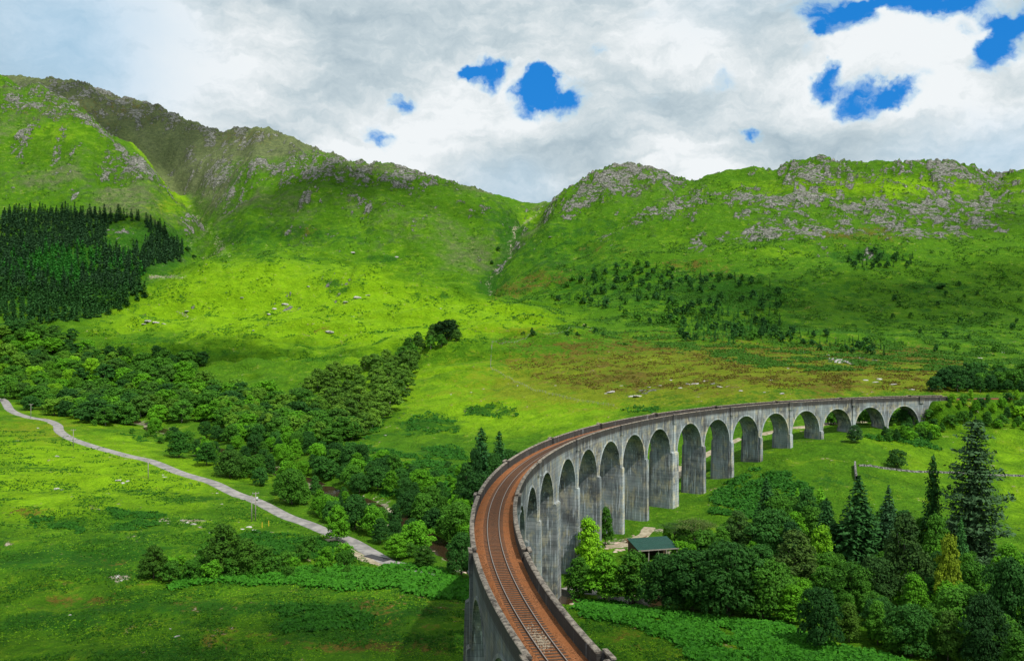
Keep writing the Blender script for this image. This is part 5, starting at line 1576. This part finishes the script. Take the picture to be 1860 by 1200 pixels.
for (u, v, w_) in [(105, 828, 8), (215, 871, 14), (224, 876, 10), (232, 873, 8), (105, 887, 13), (112, 889, 8), (70, 777, 8), (300, 866, 10), (296, 862, 7), (345, 877, 8), (395, 895, 9), (352, 951, 16), (340, 948, 10), (330, 944, 8), (365, 957, 12),
                   (128, 1116, 8), (322, 1154, 12), (310, 1141, 6), (213, 1046, 12), (222, 1053, 10), (440, 960, 9), (452, 957, 14), (461, 962, 10), (470, 966, 8), (380, 967, 6), (510, 985, 12), (518, 990, 8), (402, 915, 6), (88, 768, 6), (435, 895, 8), (30, 800, 8)]:
    P = hit(u, v)
    boulder(P[0], P[1], w_ * .5 / F * P[1], rnd.choice(RM), 'boulder', 'pale grey boulder lying in the grass of the near meadow', 'boulders in the near meadow', .7, 1.3)
for (u, v, w_) in [(1112, 711, 22), (1100, 714, 12), (1160, 718, 22), (1148, 719, 12), (1265, 697, 18), (1280, 692, 16), (1294, 697, 10), (1252, 698, 12), (1310, 702, 14), (1235, 704, 12), (1345, 709, 9), (1180, 703, 9), (1420, 714, 12), (1388, 712, 8),
                   (1530, 655, 34), (1515, 651, 20), (1548, 659, 22), (1505, 645, 14), (1432, 669, 8), (1600, 688, 16), (1570, 690, 16), (1588, 694, 12), (1620, 698, 14), (1655, 707, 14), (1690, 706, 12), (1460, 640, 10), (1200, 700, 8), (1130, 700, 8),
                   (856, 712, 5), (878, 706, 6), (940, 700, 5), (820, 716, 4), (1010, 700, 5), (700, 790, 6), (735, 845, 7), (1220, 690, 9), (1500, 668, 9), (1400, 690, 8), (1780, 650, 10), (1820, 640, 8)]:
    P = hit(u, v, 350)
    boulder(P[0], P[1], w_ * .5 / F * P[1], rnd.choice(RM), 'boulder', 'pale rock showing through the heather slope above the viaduct', 'rocks on the heather slope', .45, 1.4)
for (u, v, w_) in [(270, 582, 18), (283, 585, 14), (262, 588, 9), (298, 588, 11), (650, 540, 16), (668, 536, 10), (628, 548, 12), (500, 560, 10), (520, 552, 14), (490, 570, 9), (640, 575, 10), (460, 600, 6), (600, 602, 14), (720, 466, 9), (640, 458, 10),
                   (440, 540, 7), (560, 520, 7), (800, 560, 5), (905, 482, 7), (1000, 430, 8), (340, 565, 10)]:
    P = hit(u, v, 500)
    boulder(P[0], P[1], w_ * .5 / F * P[1], rnd.choice(RM), 'boulder', 'grey rock standing out of the bright pasture hills', 'rocks on the pasture hills', .55, 1.3)
for k in range(110):
    i = rnd.randrange(30, len(C2) - 1) if False else rnd.randrange(len(C2) // 3, int(len(C2) * .8))
    o_ = rnd.gauss(0, 3.6)
    x, y = C2[i] + nr[i] * o_
    boulder(float(x), float(y), rnd.uniform(.4, 1.3), rnd.choice(RR), 'river_boulder', 'pinkish boulder in the bed of the stream', 'boulders in the stream bed', .8)
for k in range(26):
    u, v = rnd.gauss(1125, 22), rnd.gauss(990, 7)
    P = hit(u, v)
    s_, q__ = s_of(P[0], P[1])
    boulder(P[0], P[1], rnd.uniform(.3, .9), rnd.choice(RR), 'rubble_stone', 'pale rubble stone heaped beside the piers near the shed', 'rubble by the piers', .9)

# ------------------------------------------------------------------ shed, poles, fences, wall
M_GROOF, n = newmat('green_roof')
at = n.add('ShaderNodeTexCoord').outputs['Object']
wv = n.add('ShaderNodeTexWave', {'Vector': at, 'Scale': 3.2}, bands_direction='X').outputs['Fac']
finish(n, n.mix(n.noise(at, .8, 4), (0.005, 0.036, 0.026), (0.010, 0.066, 0.045)), .5, wv, .5, .05, .4)
M_WOOD, n = newmat('grey_timber')
at = n.add('ShaderNodeTexCoord').outputs['Object']
finish(n, n.mix(n.noise(n.vmath('MULTIPLY', at, (3, 3, .5)), 3, 4), (0.16, 0.14, 0.12), (0.36, 0.33, 0.30)), .9)
M_DWOOD, n = newmat('dark_timber')
at = n.add('ShaderNodeTexCoord').outputs['Object']
finish(n, n.mix(n.noise(n.vmath('MULTIPLY', at, (3, 3, .5)), 3, 4), (0.05, 0.035, 0.025), (0.12, 0.08, 0.05)), .9)
M_LOG, n = newmat('fallen_wood')
at = n.add('ShaderNodeTexCoord').outputs['Object']
finish(n, n.mix(n.noise(at, 2, 4), (0.14, 0.07, 0.04), (0.34, 0.20, 0.12)), .9)
M_GREYM, n = newmat('galvanised')
finish(n, (0.45, 0.47, 0.48), .6, metal=.3)
M_YELM, n = newmat('marker_yellow')
finish(n, (0.75, 0.50, 0.05), .6)

P = hit(1186, 1012)
sx, sy = P[0], P[1]
sz_ = float(gz(sx, sy))
sh = empty('open_shed', (sx, sy, sz_), .30)
tag(sh, 'small open fronted shed with a dark green metal roof beside the piers', 'shed')
mb = MB()
mb.hexa([(-5.1, -2.9, 2.55), (4.9, -3.1, 2.55), (4.9, 3.1, 3.85), (-5.1, 3.1, 3.85), (-5.1, -2.9, 2.67), (4.9, -3.1, 2.67), (4.9, 3.1, 3.97), (-5.1, 3.1, 3.97)])
ro = mb.build('roof', M_GROOF, sh)
mb = MB(); mb.box(-5.12, 4.92, -3.2, -3.11, 2.42, 2.66); mb.build('fascia', M_WOOD, sh)
mb = MB(); mb.box(-4.9, 4.7, 2.8, 2.95, -.5, 3.80); mb.build('wall', M_DWOOD, sh)
mb = MB(); mb.hexa([(-4.95, -2.7, -.5), (-4.85, -2.7, -.5), (-4.85, 2.79, -.5), (-4.95, 2.79, -.5), (-4.95, -2.7, 2.55), (-4.85, -2.7, 2.55), (-4.85, 2.79, 3.75), (-4.95, 2.79, 3.75)]); mb.build('wall', M_DWOOD, sh)
for xx in (-4.8, -2.4, 0, 2.4, 4.6):
    mb = MB(); mb.box(xx - .1, xx + .1, -2.85, -2.65, -.6, 2.56); mb.build('post', M_WOOD, sh)
mb = MB(); mb.box(4.5, 4.7, 2.5, 2.7, -.6, 3.7); mb.build('post', M_WOOD, sh)

P = hit(1156, 984)
lg = empty('fallen_tree', P, .4)
tag(lg, 'uprooted brown dead tree lying near the shed', 'dead tree')
mb = MB(); mb.tube((-2.4, 0, .5), (2.2, .4, .8), .28, .2, 8); mb.tube((2.2, .4, .8), (3.4, .6, 1.2), .2, .1, 7); mb.build('trunk', M_LOG, lg, True)
for k in range(7):
    mb = MB(); a = k * .9
    mb.tube((-2.4, 0, .5), (-2.9 - .3 * (k % 2), math.cos(a) * 1.1, .5 + math.sin(a) * .9), .12, .03, 5); mb.build('root', M_LOG, lg)


def pole(u, vt, vb, label, arm=True, name='utility_pole', r_=.13):
    P = hit(u, vb); H = (vb - vt) / F * P[1]
    e_ = empty(name, P, .5); tag(e_, label, 'utility pole')
    mb = MB(); mb.tube((0, 0, -.8), (0, 0, H), r_ * 1.15, r_ * .8, 8); mb.build('shaft', M_WOOD, e_, True)
    if arm:
        mb = MB(); mb.box(-.9, .9, -.07, .07, H - .45, H - .28); mb.build('crossarm', M_WOOD, e_)
        for xx in (-.8, 0, .8):
            mb = MB(); mb.tube((xx, 0, H - .279), (xx, 0, H - .05), .07, .05, 6); mb.build('insulator', M_GREYM, e_)
    return e_, P, H


_, PA, HA = pole(56, 733, 759, 'utility pole furthest up the road by the bend at the left edge')
_, PB, HB = pole(133, 779, 811, 'utility pole on the near side of the road below the sharp bend')
_, PC, HC = pole(269, 832, 869, 'utility pole midway along the road above the pale boulders')
e_, PD, HD = pole(464, 893, 945, 'right hand pole of the pair carrying the transformer', True, 'transformer_pole')
mb = MB(); mb.tube((.35, .2, HD - 2.4), (.35, .2, HD - 1.4), .34, .34, 10); mb.build('transformer', M_GREYM, e_, True)
pole(457, 899, 947, 'left hand pole of the pair beside the transformer', False)
for u, v, lb in ((476, 958, 'yellow marker post nearer the poles'), (488, 955, 'yellow marker post further from the poles')):
    P = hit(u, v); e_ = MB(); e_.tube((0, 0, -.3), (0, 0, 1.5), .08, .08, 6)
    o = e_.build('marker_post', M_YELM); o.location = P; tag(o, lb, 'marker post')


def fence(px, label, gap=3.0, ymin=60, hgt_=1.25, r_=.07):
    pts = [np.array(hit(u, v, ymin)) for u, v in px]
    L_ = empty('wire_fence', tuple(pts[0])); tag(L_, label, 'fence')
    posts = []
    for a, b in zip(pts[:-1], pts[1:]):
        d_ = np.linalg.norm((b - a)[:2]); k_ = max(1, int(d_ / gap))
        for i in range(k_):
            p_ = a + (b - a) * i / k_; p_[2] = float(gz(p_[0], p_[1])); posts.append(p_)
    posts.append(pts[-1])
    posts = posts[:100]
    for p_ in posts:
        q_ = p_ - pts[0]
        mb = MB(); mb.tube((q_[0], q_[1], q_[2] - .4), (q_[0], q_[1], q_[2] + hgt_), r_, r_ * .9, 5); mb.build('post', M_WOOD, L_)
    for zz_ in (.4, .8, 1.15):
        mb = MB()
        for a, b in zip(posts[:-1], posts[1:]):
            a_, b_ = a - pts[0], b - pts[0]
            mb.tube((a_[0], a_[1], a_[2] + zz_), (b_[0], b_[1], b_[2] + zz_), .012, .012, 3)
        mb.build('wire', M_GREYM, L_)
    return L_


fence([(891, 666), (892, 648), (893, 632), (894, 622)], 'pale wire fence running straight up the pasture beyond the viaduct', 4.0, 300, 1.5, .14)
fence([(891, 668), (930, 690), (985, 712), (1050, 729), (1115, 738)], 'wire fence slanting down the pasture below the heather slope', 3.6, 300, 1.3, .09)
fence([(896, 622), (960, 610), (1030, 602), (1075, 598)], 'wire fence along the top of the moor beside the tiny shrubs', 4.5, 400, 1.3, .1)

M_WALL, n = newmat('drystone')
at = n.add('ShaderNodeNewGeometry').outputs['Position']
vw = n.add('ShaderNodeTexVoronoi', {'Vector': at, 'Scale': 2.6})
finish(n, n.mix(n.ramp(n.add('ShaderNodeSeparateColor', {0: vw.outputs['Color']}).outputs[0], .1, .9), (0.06, 0.06, 0.055), (0.27, 0.265, 0.25)), .95, vw.outputs['Distance'], 1.0, .25)


def drywall(px, label, hgt_=.5):
    pts = gpts(px); C_ = catmull(pts, 14); mb = MB(); rows = []
    d_ = np.gradient(C_, axis=0); d_ /= np.linalg.norm(d_, axis=1)[:, None]; n_ = np.stack([-d_[:, 1], d_[:, 0]], 1)
    L0 = np.array([*C_[0], float(gz(*C_[0]))])
    for i in range(len(C_)):
        z = float(gz(*C_[i])); hh = hgt_ * (1 + .35 * float(pn(i * .45, 3, 9)))
        a, b = C_[i] - n_[i] * .4, C_[i] + n_[i] * .4; a2, b2 = C_[i] - n_[i] * .25, C_[i] + n_[i] * .25
        rows.append([np.array(q) - L0 for q in ((*a, z - .5), (*a2, z + hh), (*b2, z + hh), (*b, z - .5))])
    mb.quadgrid(rows)
    o = mb.build('drystone_wall', M_WALL); o.location = tuple(L0); return tag(o, label, 'stone wall')


drywall([(1560, 846), (1600, 850), (1650, 856), (1700, 858), (1780, 862), (1880, 866)], 'long grey drystone wall crossing the grass slope behind the tallest fir')
drywall([(1553, 846), (1554, 860), (1556, 874)], 'short end of drystone wall dropping toward the spruces', 1.5)


# ------------------------------------------------------------------ off-frame cloud shapes added to shade parts of the glen
M_CLD, n = newmat('shade_cloud')
df = n.add('ShaderNodeBsdfDiffuse', {'Color': (.9, .9, .9, 1)}); tp = n.add('ShaderNodeBsdfTransparent')
mx = n.add('ShaderNodeMixShader', {0: .17})
n.l.new(tp.outputs[0], mx.inputs[1]); n.l.new(df.outputs[0], mx.inputs[2])
n.l.new(mx.outputs[0], n.add('ShaderNodeOutputMaterial').inputs[0])


def shade_cloud(gx, gy, gz_, h_, rx, ry, seed, lumps=16):
    """unseen lumps, added so their shade falls round the ground point (gx, gy, gz_)"""
    import bmesh
    k_ = h_ / sd.z
    c_ = Vector((gx, gy, gz_)) + sd * k_
    q = random.Random(seed); bm = bmesh.new()
    for i in range(lumps):
        a = q.uniform(0, 6.283); d_ = math.sqrt(q.random()) * .8
        m_ = Matrix.Translation((math.cos(a) * d_ * rx, math.sin(a) * d_ * ry, q.uniform(-.05, .05) * rx)) @ Matrix.Diagonal((rx * q.uniform(.22, .42), ry * q.uniform(.25, .45), rx * .10, 1))
        bmesh.ops.create_icosphere(bm, subdivisions=3, radius=1.0, matrix=m_)
    for v_ in bm.verts:
        v_.co.x += rx * .07 * float(pn(v_.co.x / rx * 5, v_.co.y / ry * 5, seed)); v_.co.y += ry * .09 * float(pn(v_.co.x / rx * 5 + 9, v_.co.y / ry * 5, seed + 1))
    me = bpy.data.meshes.new('shade_clouds'); bm.to_mesh(me); bm.free(); me.materials.append(M_CLD)
    o = link(bpy.data.objects.new('shade_clouds', me)); o.location = c_
    return tag(o, kind='stuff')


shade_cloud(-45, 118, 10, 700, 120, 62, 1)
shade_cloud(-800, 2350, 620, 1250, 750, 300, 2)
shade_cloud(430, 900, 90, 1400, 420, 120, 3)
shade_cloud(-260, 1460, 270, 1300, 230, 120, 4)
shade_cloud(700, 1150, 200, 1400, 200, 90, 5, 9)
shade_cloud(-190, 745, 30, 1300, 150, 40, 6, 10)
shade_cloud(-560, 1330, 200, 1300, 120, 90, 7, 10)
